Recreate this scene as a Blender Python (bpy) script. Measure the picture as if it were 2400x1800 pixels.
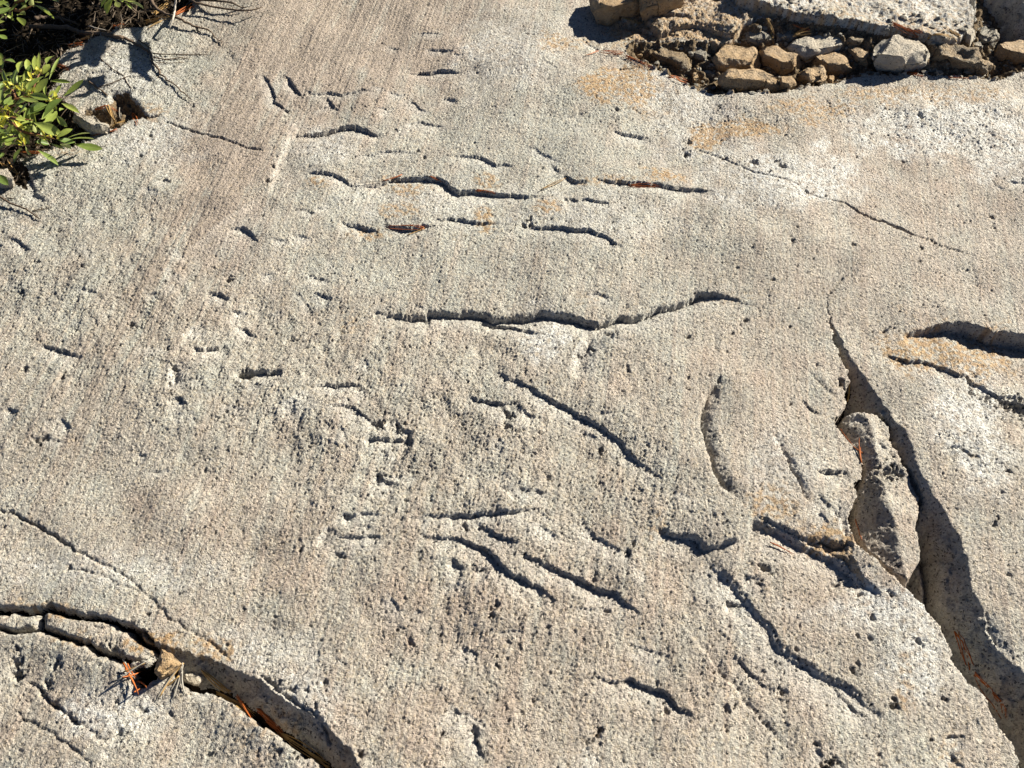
import bpy, bmesh, math, random
import numpy as np
from mathutils import Vector, Matrix, noise as mn

# ------------------------------------------------------------------ camera, world, sun, exposure
scene = bpy.context.scene
for o in list(bpy.data.objects):
    bpy.data.objects.remove(o)
COL = scene.collection
CAM_H, PITCH, HFOV = 1.0, math.radians(58.0), math.radians(60.0)
cam_d = bpy.data.cameras.new("camera"); cam = bpy.data.objects.new("camera", cam_d); COL.objects.link(cam)
cam.location = (0, 0, CAM_H); cam.rotation_euler = (math.pi / 2 - PITCH, 0, 0)
cam_d.sensor_fit = 'HORIZONTAL'; cam_d.angle = HFOV; cam_d.clip_start = 0.02; cam_d.clip_end = 200
scene.camera = cam

SUN_EL, SUN_AZ = math.radians(29.0), math.radians(60.0)      # azimuth measured from +Y towards +X
w = bpy.data.worlds.new("World"); scene.world = w; w.use_nodes = True
nt = w.node_tree; nt.nodes.clear()
sky = nt.nodes.new('ShaderNodeTexSky'); sky.sky_type = 'NISHITA'; sky.sun_disc = False
sky.sun_elevation = SUN_EL; sky.sun_rotation = SUN_AZ; sky.altitude = 2800; sky.air_density = 0.5; sky.dust_density = 0.2; sky.ozone_density = 1.2
bg = nt.nodes.new('ShaderNodeBackground'); bg.inputs[1].default_value = 0.05
wo = nt.nodes.new('ShaderNodeOutputWorld')
nt.links.new(sky.outputs[0], bg.inputs[0]); nt.links.new(bg.outputs[0], wo.inputs[0])
sd = bpy.data.lights.new("sun", 'SUN'); sun = bpy.data.objects.new("sun", sd); COL.objects.link(sun)
sd.energy = 5.0; sd.angle = math.radians(0.5); sd.color = (1.0, 0.93, 0.78)
SUNV = Vector((math.sin(SUN_AZ) * math.cos(SUN_EL), math.cos(SUN_AZ) * math.cos(SUN_EL), math.sin(SUN_EL)))
sun.rotation_euler = SUNV.to_track_quat('Z', 'Y').to_euler(); sun.location = SUNV * 5
vs = scene.view_settings
vs.view_transform = 'Standard'; vs.look = 'None'; vs.exposure = 1.26; vs.gamma = 1; vs.use_curve_mapping = False

# ------------------------------------------------------------------ where things lie on the rock
F = 1200 / math.tan(HFOV / 2)
cP, sP = math.cos(PITCH), math.sin(PITCH)

def ray(px, py):
    xc = (px - 1200) / F; yc = -(py - 900) / F
    return Vector((xc, yc * sP + cP, yc * cP - sP))

def P2G(px, py, z=0.0):
    d = ray(px, py); t = (z - CAM_H) / d.z
    return Vector((d.x * t, d.y * t, z))

# crops in which the relief was surveyed: origin x, origin y, scale
CR = dict(A=(0, 0), B=(800, 0), C=(1600, 0), D=(0, 600), E=(800, 600), F=(1600, 600), G=(0, 1200), H=(800, 1200), I=(1600, 1200))
CZ = dict(a=(0, 110, 5.53), b=(0, 0, 6.9125), c=(280, 0, 5.53), d=(1360, 0, 5.53), e=(1640, 0, 5.53),
          f=(2000, 0, 3.1725), g=(240, 1480, 3.1725), h=(600, 1550, 3.808), i=(0, 1380, 3.1725), j=(1900, 1000, 3.1725),
          k=(0, 300, 3.966), l=(2000, 1400, 3.1725))

def px(k, x, y):
    if k in CR:
        return CR[k][0] + x / 2.765, CR[k][1] + y / 2.765
    o = CZ[k]; return o[0] + x / o[2], o[1] + y / o[2]

def pl(txt):
    """'A 1,2 3,4 B 5,6*0.5' -> list of (px, py, multiplier)"""
    out = []; k = None
    for t in txt.split():
        if ',' not in t:
            k = t; continue
        m = 1.0
        if '*' in t:
            t, mm = t.split('*'); m = float(mm)
        x, y = t.split(','); x, y = px(k, float(x), float(y))
        out.append((x, y, m))
    return out

# ------------------------------------------------------------------ grid and noise
DX = 0.0015
NX, NY = 1600, 1088
GX = (np.arange(NX) - (NX - 1) / 2) * DX
GY = 0.02 + np.arange(NY) * DX
X, Y = np.meshgrid(GX, GY)
X = X.astype(np.float32); Y = Y.astype(np.float32)
rng = np.random.default_rng(11)

FX = np.fft.rfftfreq(NX, DX)[None, :]; FY = np.fft.fftfreq(NY, DX)[:, None]

def bn(lo, hi, ang=None, stretch=1.0):
    """band-passed noise of wavelengths lo..hi (m), unit deviation; optionally stretched along ang"""
    if ang is None:
        fr = np.sqrt(FX ** 2 + FY ** 2)
    else:
        ux, uy = math.cos(ang), math.sin(ang)
        a = (FX * ux + FY * uy) * stretch; b = -FX * uy + FY * ux
        fr = np.sqrt(a * a + b * b)
    with np.errstate(divide='ignore'):
        lf = np.log(np.maximum(fr, 1e-6))
    l0, l1 = math.log(1 / hi), math.log(1 / lo)
    mid, half = (l0 + l1) / 2, max((l1 - l0) / 2, 0.15)
    filt = np.exp(-0.5 * ((lf - mid) / half) ** 2) / np.maximum(fr, 1e-3) ** 0.9
    filt[0, 0] = 0
    s = np.fft.rfft2(rng.standard_normal((NY, NX)))
    n = np.fft.irfft2(s * filt, s=(NY, NX))
    return (n / n.std()).astype(np.float32)

def sm(t):
    t = np.clip(t, 0, 1); return t * t * (3 - 2 * t)

WX = bn(.012, .05) * .0009 + bn(.0036, .008) * .00028
WY = bn(.012, .05) * .0009 + bn(.0036, .008) * .00028
XW, YW = X + WX, Y + WY
# pixel coordinates of each ground point (for painting colour zones)
_den = Y * cP + CAM_H * sP
PXX = 1200 + F * X / _den
PYY = 900 - F * (Y * sP - CAM_H * cP) / _den

Hh = np.zeros((NY, NX), np.float32)
BRK = bn(.012, .035); PWB = bn(.004, .012)
pale = np.zeros((NY, NX), np.float32)

def window(pts, mar):
    xs = [p[0] for p in pts]; ys = [p[1] for p in pts]
    i0 = max(0, int((min(xs) - mar - GX[0]) / DX)); i1 = min(NX, int((max(xs) + mar - GX[0]) / DX) + 2)
    j0 = max(0, int((min(ys) - mar - GY[0]) / DX)); j1 = min(NY, int((max(ys) + mar - GY[0]) / DX) + 2)
    if i1 <= i0 or j1 <= j0:
        return None
    return (slice(j0, j1), slice(i0, i1))

def gp(pts, z=0.0):
    out = []
    for p in pts:
        v = P2G(p[0], p[1], z); out.append((v.x, v.y, p[2] if len(p) > 2 else 1.0))
    return out

def nearest(pts, x, y):
    """distance to a polyline, sign (+ on the right hand), running length 0..1, multiplier"""
    seg = [math.hypot(pts[i + 1][0] - pts[i][0], pts[i + 1][1] - pts[i][1]) for i in range(len(pts) - 1)]
    tot = sum(seg); acc = 0
    best = np.full(x.shape, 1e9, np.float32); sg = np.ones(x.shape, np.float32); ss = np.zeros(x.shape, np.float32); mu = np.ones(x.shape, np.float32)
    for i in range(len(pts) - 1):
        ax, ay, am = pts[i]; bx, by, bm = pts[i + 1]; L2 = max(seg[i] ** 2, 1e-12)
        t = np.clip(((x - ax) * (bx - ax) + (y - ay) * (by - ay)) / L2, 0, 1)
        qx = ax + t * (bx - ax); qy = ay + t * (by - ay)
        d = (x - qx) ** 2 + (y - qy) ** 2
        m = d < best
        best = np.where(m, d, best)
        cr = (bx - ax) * (y - ay) - (by - ay) * (x - ax)
        sg = np.where(m, np.where(cr > 0, -1.0, 1.0), sg)
        ss = np.where(m, (acc + t * seg[i]) / tot, ss)
        mu = np.where(m, am + t * (bm - am), mu)
        acc += seg[i]
    return np.sqrt(best), sg, ss, mu, tot

def inside(poly, x, y):
    r = np.zeros(x.shape, bool); n = len(poly); j = n - 1
    for i in range(n):
        xi, yi = poly[i][:2]; xj, yj = poly[j][:2]
        if yi != yj:
            c = ((yi > y) != (yj > y)) & (x < (xj - xi) * (y - yi) / (yj - yi) + xi)
            r ^= c
        j = i
    return r

def step(txt, D, side='d', w_=.0018, L=.03, r=0.0, res=.15, taper=.22, white=.5, groove=0.0):
    """a fracture step: the rock drops by D on one side of the line and climbs back over L"""
    step_g(gp(pl(txt) if isinstance(txt, str) else txt), D, side, w_, L, r, res, taper, white, groove)

def step_g(p, D, side='d', w_=.0018, L=.03, r=0.0, res=.15, taper=.3, white=.4, groove=0.0):
    a, b = p[0], p[-1]; D = D * (1.12 - (.52 * min(1, max(0, (-(b[1] - a[1]) * (1 if b[0] > a[0] else -1)) / math.hypot(b[0] - a[0], b[1] - a[1]) / .6)) if side == 'd' else .1))
    flip = {'d': b[0] < a[0], 'u': b[0] > a[0], 'r': b[1] < a[1], 'l': b[1] > a[1]}[side]
    if flip:
        p = p[::-1]
    wn = window(p, w_ + L + (res if r else 0) + .012)
    if wn is None:
        return
    x, y = XW[wn], YW[wn]
    d, sg, s, mu, tot = nearest(p, x, y)
    d = d * sg
    A = (np.clip(4 * s * (1 - s), 0, 1) ** .75 if taper in (.22, .3) else sm(s / taper) * sm((1 - s) / taper)) * mu * np.interp(s, np.linspace(0, 1, max(4, int(tot / .02))), rng.uniform(.85, 1.08, max(4, int(tot / .02))))
    u = np.clip((d - w_) / L, 0, 1)
    prof = np.where(d < 0, 0, np.where(d < w_, sm(d / w_), r + (1 - r) * (1 - u) ** 1.6))
    if r:
        prof = np.where(d > w_ + L, r * (1 - sm((d - w_ - L) / res)), prof)
    else:
        prof = np.where(d > w_ + L, 0, prof)
    Hh[wn] -= (D * A * prof).astype(np.float32)
    if groove:
        Hh[wn] -= (groove * A * np.exp(-(d / .0022) ** 2)).astype(np.float32)
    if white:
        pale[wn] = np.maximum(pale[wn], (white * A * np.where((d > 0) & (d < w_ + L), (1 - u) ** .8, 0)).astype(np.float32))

def groove(txt, D, wd=.0020, taper=.1):
    p = gp(pl(txt)); wn = window(p, .01)
    if wn is None:
        return
    d, sg, s, mu, tot = nearest(p, XW[wn], YW[wn])
    A = sm(s / taper) * sm((1 - s) / taper) * mu
    Hh[wn] -= (D * A * np.exp(-(d / wd) ** 2)).astype(np.float32)

def pit(k, x, y, rad=5, D=.004):
    q = px(k, x, y); v = P2G(*q); r = rad * (CAM_H / 0.85) / F
    wn = window([(v.x, v.y)], r * 3)
    if wn is None:
        return
    a = rng.uniform(0, 3.14); e = rng.uniform(.55, 1.0); ca, sa = math.cos(a), math.sin(a); r *= .9
    dx, dy = XW[wn] - v.x, YW[wn] - v.y
    d2 = (((dx * ca + dy * sa) / r) ** 2 + ((dy * ca - dx * sa) / (r * e)) ** 2) * np.clip(1 + .45 * PWB[wn], .2, 3)
    Hh[wn] -= (D * .85 * np.exp(-d2 ** 1.2)).astype(np.float32)

def P(txt, z=0.0):
    return [(a, b, c) for a, b, c in gp(pl(txt), z)]

# ------------------------------------------------------------------ rock zones
STRI = math.atan2(1.0, (1850 - 1200) / F / (cP + sP * (900 + 2400) / F)) # direction the ice moved in
und = bn(.25, .7) * .0042 + bn(.08, .2) * .0013
stri = bn(.0042, .012, STRI, 60) * .7 + bn(.014, .05, STRI, 40) * .6

def blobs(lst, base, soft=1.0):
    """lst of (x, y, rx, ry, value) in the 2212-wide survey picture"""
    S = 2400 / 2212
    num = np.zeros((NY, NX), np.float32); out = np.full((NY, NX), base, np.float32)
    wob = bn(.03, .12)
    for x, y, rx, ry, v in lst:
        d = np.sqrt(((PXX - x * S) / (rx * S)) ** 2 + ((PYY - y * S) / (ry * S)) ** 2) + wob * .18
        k = sm(1.35 - d * soft) if soft == 1.0 else sm((1.1 - d) * soft + .5)
        out = out * (1 - k) + v * k
    return out

rough = blobs([(950, 80, 420, 260, .38), (480, 350, 170, 330, .42), (1150, 330, 420, 200, .52), (1750, 330, 600, 280, .36), (1900, 560, 420, 220, .30),
               (1250, 560, 420, 120, .55), (1640, 800, 260, 260, .40), (2000, 1100, 200, 420, .45), (1850, 1250, 240, 240, .45),
               (180, 420, 200, 120, .95), (330, 160, 170, 110, .9), (200, 650, 260, 160, 1.0), (520, 800, 340, 170, 1.05), (900, 950, 420, 240, 1.15),
               (1250, 1000, 240, 170, 1.1), (1100, 1300, 420, 220, 1.0), (560, 1240, 300, 180, .72), (200, 1120, 260, 140, .5), (150, 1300, 260, 120, .38),
               (260, 1560, 330, 140, .6), (950, 1550, 420, 150, .95), (1500, 1450, 320, 220, .9), (1380, 830, 150, 80, .7),
               (1500, 90, 260, 60, .8), (1700, 250, 520, 40, .8), (2080, 290, 180, 60, .9), (2120, 950, 110, 160, .8), (1980, 60, 160, 40, .35)], .7)
pink = blobs([(880, 90, 230, 230, .75), (480, 330, 120, 330, .85), (640, 60, 120, 140, .85), (1000, 500, 420, 180, .12), (1150, 330, 300, 150, .1),
              (1350, 620, 420, 120, .3), (1950, 380, 330, 160, .75), (1950, 600, 360, 110, .65), (1640, 860, 170, 220, .7), (2060, 1060, 130, 260, .6),
              (1800, 1270, 200, 170, .85), (1150, 1350, 420, 240, .75), (560, 1180, 330, 170, .7), (120, 1560, 150, 110, .75), (300, 1600, 200, 60, .45),
              (900, 950, 420, 200, .42), (180, 600, 220, 220, .25), (380, 830, 330, 130, .3), (1000, 1560, 420, 120, .75), (1560, 1450, 300, 200, .65),
              (200, 1270, 260, 60, .2), (330, 160, 160, 120, .08), (180, 400, 200, 100, .1), (1300, 950, 260, 140, .4), (1650, 60, 430, 60, .25)], .45)
BAND = P("A 1500,-300 3490,-300 3300,60 2750,510 1960,940 1880,1040 1745,1400 1420,1800 1100,2300 800,2700 510,3150 150,3000 255,2550 680,1950 1000,1400 1250,900 1500,420")
_bm = np.zeros((NY, NX), np.float32); _w = window(BAND, .09)
_d = nearest([(a, b, 1.0) for a, b, *_ in BAND + BAND[:1]], XW[_w], YW[_w])[0]
_bm[_w] = sm(np.where(inside(BAND, XW[_w], YW[_w]), _d, -_d) / .09 + .3)
band = _bm * np.clip(.72 + stri * .3 + bn(.05, .2) * .15, 0, 1)
pink = np.clip(pink + band * .45 + stri * .12 + bn(.04, .15) * .10, 0, 1)
palz = blobs([(2050, 270, 210, 70, 1.0), (2180, 330, 120, 60, .8), (1700, 390, 190, 70, .85), (1300, 470, 190, 60, .35), (930, 430, 200, 50, .35), (700, 310, 90, 50, .5),
              (1900, 1310, 150, 50, .8), (1980, 1420, 80, 120, .8), (2090, 880, 90, 110, .9), (2130, 1000, 60, 80, .9), (1500, 230, 120, 120, .5),
              (230, 1540, 110, 60, .7), (640, 1530, 110, 90, .55), (300, 300, 150, 60, .45), (280, 160, 110, 80, .5), (1180, 730, 60, 60, .8),
              (1700, 20, 400, 40, .6), (560, 1400, 130, 50, .4), (2000, 40, 200, 60, .8), (1100, 120, 130, 90, .45), (250, 1230, 280, 50, .35), (1680, 1010, 80, 90, .4)], .0)
pale = np.clip(palz * (.92 + bn(.006, .03) * .4), 0, 1)

# fractures, upper half (crescentic chatter marks, left by the glacier)
S3, S5, S7 = .0030, .0048, .0072
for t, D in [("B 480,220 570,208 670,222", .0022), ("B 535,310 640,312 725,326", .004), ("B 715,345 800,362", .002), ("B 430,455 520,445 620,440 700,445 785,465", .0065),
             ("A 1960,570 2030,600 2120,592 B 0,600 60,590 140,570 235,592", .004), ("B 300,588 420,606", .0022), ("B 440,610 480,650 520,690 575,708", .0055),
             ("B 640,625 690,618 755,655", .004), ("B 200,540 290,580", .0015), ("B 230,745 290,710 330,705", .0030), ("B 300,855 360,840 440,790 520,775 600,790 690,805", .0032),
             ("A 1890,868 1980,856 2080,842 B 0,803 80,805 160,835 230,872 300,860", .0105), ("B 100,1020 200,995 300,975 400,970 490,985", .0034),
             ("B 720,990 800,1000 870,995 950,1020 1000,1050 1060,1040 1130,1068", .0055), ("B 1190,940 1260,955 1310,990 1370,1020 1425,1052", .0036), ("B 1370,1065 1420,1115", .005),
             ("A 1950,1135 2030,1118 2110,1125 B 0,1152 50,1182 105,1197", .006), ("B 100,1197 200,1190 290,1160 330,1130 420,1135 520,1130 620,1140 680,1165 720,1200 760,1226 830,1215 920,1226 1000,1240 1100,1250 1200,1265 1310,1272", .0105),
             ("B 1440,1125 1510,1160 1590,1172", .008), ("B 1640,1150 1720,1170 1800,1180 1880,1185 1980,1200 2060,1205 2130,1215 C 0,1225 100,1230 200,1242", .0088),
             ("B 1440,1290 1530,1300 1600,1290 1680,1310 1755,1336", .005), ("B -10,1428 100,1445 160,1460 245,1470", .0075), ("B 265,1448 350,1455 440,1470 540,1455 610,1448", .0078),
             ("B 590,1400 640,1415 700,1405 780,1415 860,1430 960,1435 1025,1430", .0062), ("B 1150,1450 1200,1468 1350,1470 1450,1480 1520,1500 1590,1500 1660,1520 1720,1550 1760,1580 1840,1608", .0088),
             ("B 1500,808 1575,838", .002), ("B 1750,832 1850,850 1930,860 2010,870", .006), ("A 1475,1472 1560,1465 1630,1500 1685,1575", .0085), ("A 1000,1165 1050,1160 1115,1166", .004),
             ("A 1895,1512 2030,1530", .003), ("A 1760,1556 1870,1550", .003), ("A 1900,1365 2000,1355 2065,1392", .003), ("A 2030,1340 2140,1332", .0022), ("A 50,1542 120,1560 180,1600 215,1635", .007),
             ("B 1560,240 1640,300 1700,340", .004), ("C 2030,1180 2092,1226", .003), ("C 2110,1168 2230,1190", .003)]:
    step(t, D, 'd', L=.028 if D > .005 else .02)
for t, D in [("A 1705,470 1760,560 1790,650 1865,715", .0055), ("A 1868,488 1910,560 1970,625", .0065), ("A 2115,605 2150,660 2195,705", .005)]:
    step(t, D, 'l', L=.02)
step("A 1900,755 1890,830 1850,900 1790,1040 1745,1160 1725,1280", .007, 'r', w_=.010, L=.09, white=.2)
step("A 1725,1250 1600,1330 1440,1440 1290,1570 1150,1659", .004, 'r', w_=.012, L=.08, white=.2)
# middle band
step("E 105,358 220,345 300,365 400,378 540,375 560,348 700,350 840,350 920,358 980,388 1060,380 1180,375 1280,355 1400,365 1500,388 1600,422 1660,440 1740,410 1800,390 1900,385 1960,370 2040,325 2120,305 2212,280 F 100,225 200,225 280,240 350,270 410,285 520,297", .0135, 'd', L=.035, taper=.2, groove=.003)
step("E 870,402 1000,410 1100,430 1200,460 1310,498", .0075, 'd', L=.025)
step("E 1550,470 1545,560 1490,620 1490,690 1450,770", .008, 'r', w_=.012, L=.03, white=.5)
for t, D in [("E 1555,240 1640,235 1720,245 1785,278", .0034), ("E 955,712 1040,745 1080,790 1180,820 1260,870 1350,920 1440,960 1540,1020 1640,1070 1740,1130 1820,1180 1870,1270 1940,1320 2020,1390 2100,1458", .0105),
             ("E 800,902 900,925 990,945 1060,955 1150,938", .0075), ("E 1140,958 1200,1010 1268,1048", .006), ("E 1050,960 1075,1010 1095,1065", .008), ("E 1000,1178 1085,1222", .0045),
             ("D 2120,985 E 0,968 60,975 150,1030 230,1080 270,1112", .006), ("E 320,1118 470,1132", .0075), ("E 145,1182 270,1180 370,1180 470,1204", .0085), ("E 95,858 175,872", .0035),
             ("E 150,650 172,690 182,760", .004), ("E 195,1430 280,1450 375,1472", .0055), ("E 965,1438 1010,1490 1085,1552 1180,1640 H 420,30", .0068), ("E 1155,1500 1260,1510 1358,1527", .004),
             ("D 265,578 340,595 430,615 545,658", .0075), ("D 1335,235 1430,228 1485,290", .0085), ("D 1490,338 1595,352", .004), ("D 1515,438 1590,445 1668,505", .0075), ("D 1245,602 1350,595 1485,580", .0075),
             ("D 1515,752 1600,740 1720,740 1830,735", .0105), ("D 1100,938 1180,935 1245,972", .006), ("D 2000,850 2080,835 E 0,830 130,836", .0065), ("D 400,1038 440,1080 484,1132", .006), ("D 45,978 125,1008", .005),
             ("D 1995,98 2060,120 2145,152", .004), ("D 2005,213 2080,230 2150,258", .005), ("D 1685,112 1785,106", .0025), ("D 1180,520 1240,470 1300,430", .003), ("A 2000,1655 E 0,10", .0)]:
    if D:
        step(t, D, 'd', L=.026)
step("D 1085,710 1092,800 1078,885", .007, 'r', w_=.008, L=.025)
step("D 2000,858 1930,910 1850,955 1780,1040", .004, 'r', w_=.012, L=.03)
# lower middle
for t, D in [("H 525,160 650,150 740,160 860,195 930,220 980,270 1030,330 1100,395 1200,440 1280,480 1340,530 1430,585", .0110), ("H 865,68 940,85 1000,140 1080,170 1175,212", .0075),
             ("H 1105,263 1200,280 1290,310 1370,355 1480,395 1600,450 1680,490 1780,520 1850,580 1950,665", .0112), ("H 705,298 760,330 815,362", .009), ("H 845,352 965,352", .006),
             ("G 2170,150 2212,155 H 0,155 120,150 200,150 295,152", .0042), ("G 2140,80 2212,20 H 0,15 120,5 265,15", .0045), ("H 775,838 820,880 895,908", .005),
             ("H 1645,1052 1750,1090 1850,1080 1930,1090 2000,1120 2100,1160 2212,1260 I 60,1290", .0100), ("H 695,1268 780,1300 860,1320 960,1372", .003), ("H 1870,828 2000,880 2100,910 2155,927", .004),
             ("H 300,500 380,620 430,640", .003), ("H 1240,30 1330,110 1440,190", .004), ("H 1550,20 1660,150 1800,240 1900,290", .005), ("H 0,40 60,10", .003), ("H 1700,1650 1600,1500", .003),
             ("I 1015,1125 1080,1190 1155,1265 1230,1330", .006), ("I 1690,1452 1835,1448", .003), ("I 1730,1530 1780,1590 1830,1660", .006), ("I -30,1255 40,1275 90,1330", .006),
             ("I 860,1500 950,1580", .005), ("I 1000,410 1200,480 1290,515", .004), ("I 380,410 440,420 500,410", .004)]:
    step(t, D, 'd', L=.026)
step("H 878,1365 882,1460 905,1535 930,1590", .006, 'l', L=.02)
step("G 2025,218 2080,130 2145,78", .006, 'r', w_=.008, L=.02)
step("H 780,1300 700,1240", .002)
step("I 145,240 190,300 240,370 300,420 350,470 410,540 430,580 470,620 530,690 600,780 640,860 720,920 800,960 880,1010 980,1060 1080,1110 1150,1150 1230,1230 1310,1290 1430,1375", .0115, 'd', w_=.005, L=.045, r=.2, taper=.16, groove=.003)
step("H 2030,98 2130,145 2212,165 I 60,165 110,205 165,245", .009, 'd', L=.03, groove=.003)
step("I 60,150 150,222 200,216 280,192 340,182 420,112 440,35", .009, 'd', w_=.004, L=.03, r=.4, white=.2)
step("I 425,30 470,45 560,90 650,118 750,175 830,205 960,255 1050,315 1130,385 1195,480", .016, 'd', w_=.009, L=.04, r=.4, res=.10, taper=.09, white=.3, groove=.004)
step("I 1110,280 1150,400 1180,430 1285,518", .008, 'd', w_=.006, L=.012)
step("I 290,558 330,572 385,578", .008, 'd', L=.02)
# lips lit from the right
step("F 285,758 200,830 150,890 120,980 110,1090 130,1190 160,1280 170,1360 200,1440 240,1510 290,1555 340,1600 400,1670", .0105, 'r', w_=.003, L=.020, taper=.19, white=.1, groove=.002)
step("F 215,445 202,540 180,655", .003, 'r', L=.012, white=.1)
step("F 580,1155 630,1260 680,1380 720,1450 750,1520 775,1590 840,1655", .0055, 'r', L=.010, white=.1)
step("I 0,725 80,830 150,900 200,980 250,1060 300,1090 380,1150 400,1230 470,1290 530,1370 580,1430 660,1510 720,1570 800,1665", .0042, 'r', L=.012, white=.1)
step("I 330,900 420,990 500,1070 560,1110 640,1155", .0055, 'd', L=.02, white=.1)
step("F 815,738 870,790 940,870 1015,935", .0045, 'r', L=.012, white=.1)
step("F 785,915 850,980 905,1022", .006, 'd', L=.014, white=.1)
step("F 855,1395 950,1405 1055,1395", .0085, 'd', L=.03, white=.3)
# long hair cracks
groove("C 60,930 180,985 300,1040 450,1130 600,1180 720,1220 780,1260 900,1300 1040,1325 1130,1380*2 1220,1420*2.6 1300,1440*3 1400,1480*3.2 1480,1520*2.4 1510,1525*1 1620,1560*1.2 1750,1610 1900,1655", .0022, .0016, .05)
groove("A 1050,785 1150,815 1250,845 1350,880 1440,905 1540,940 1650,970 1730,985", .0035, .0018)
groove("G -60,-60 0,-20*1.4 90,0*2 230,80*2.2 400,190*1.6 480,250*1.4 680,340 830,440 930,510 1000,580 1100,690*1.2 1200,750*1.2 1300,800 1400,870 1480,960*1.3", .0026, .0015, .04)
groove("G 400,350 560,385 700,435 760,475 880,505 940,540 1000,600", 0.0023, 0.0012)
groove("G 480,710 560,720 640,745 700,745 780,775", 0.0023, 0.0012)
groove("G 20,1260 100,1310 160,1345 340,1440 460,1530 540,1600 620,1670", 0.0025, 0.0014)
groove("G 100,1060 200,1120*1.5 260,1180 320,1240*2.4 400,1290 470,1345*2 520,1370 580,1420 660,1470 800,1510", 0.0025, 0.0016)
groove("G 210,1130 240,1170 320,1245", 0.0030, 0.0022)
groove("I 1690,1452 1760,1455 1835,1446", .003, .0018)
groove("F 780,1430 F 840,1640", .0, .002)
groove("F 950,240 1010,170 1040,130", .003, .0016)
groove("F 1720,1240 1780,1255 1860,1310 1920,1310", .003, .0018)
groove("b 0,0 1,1", 0.0)
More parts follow.
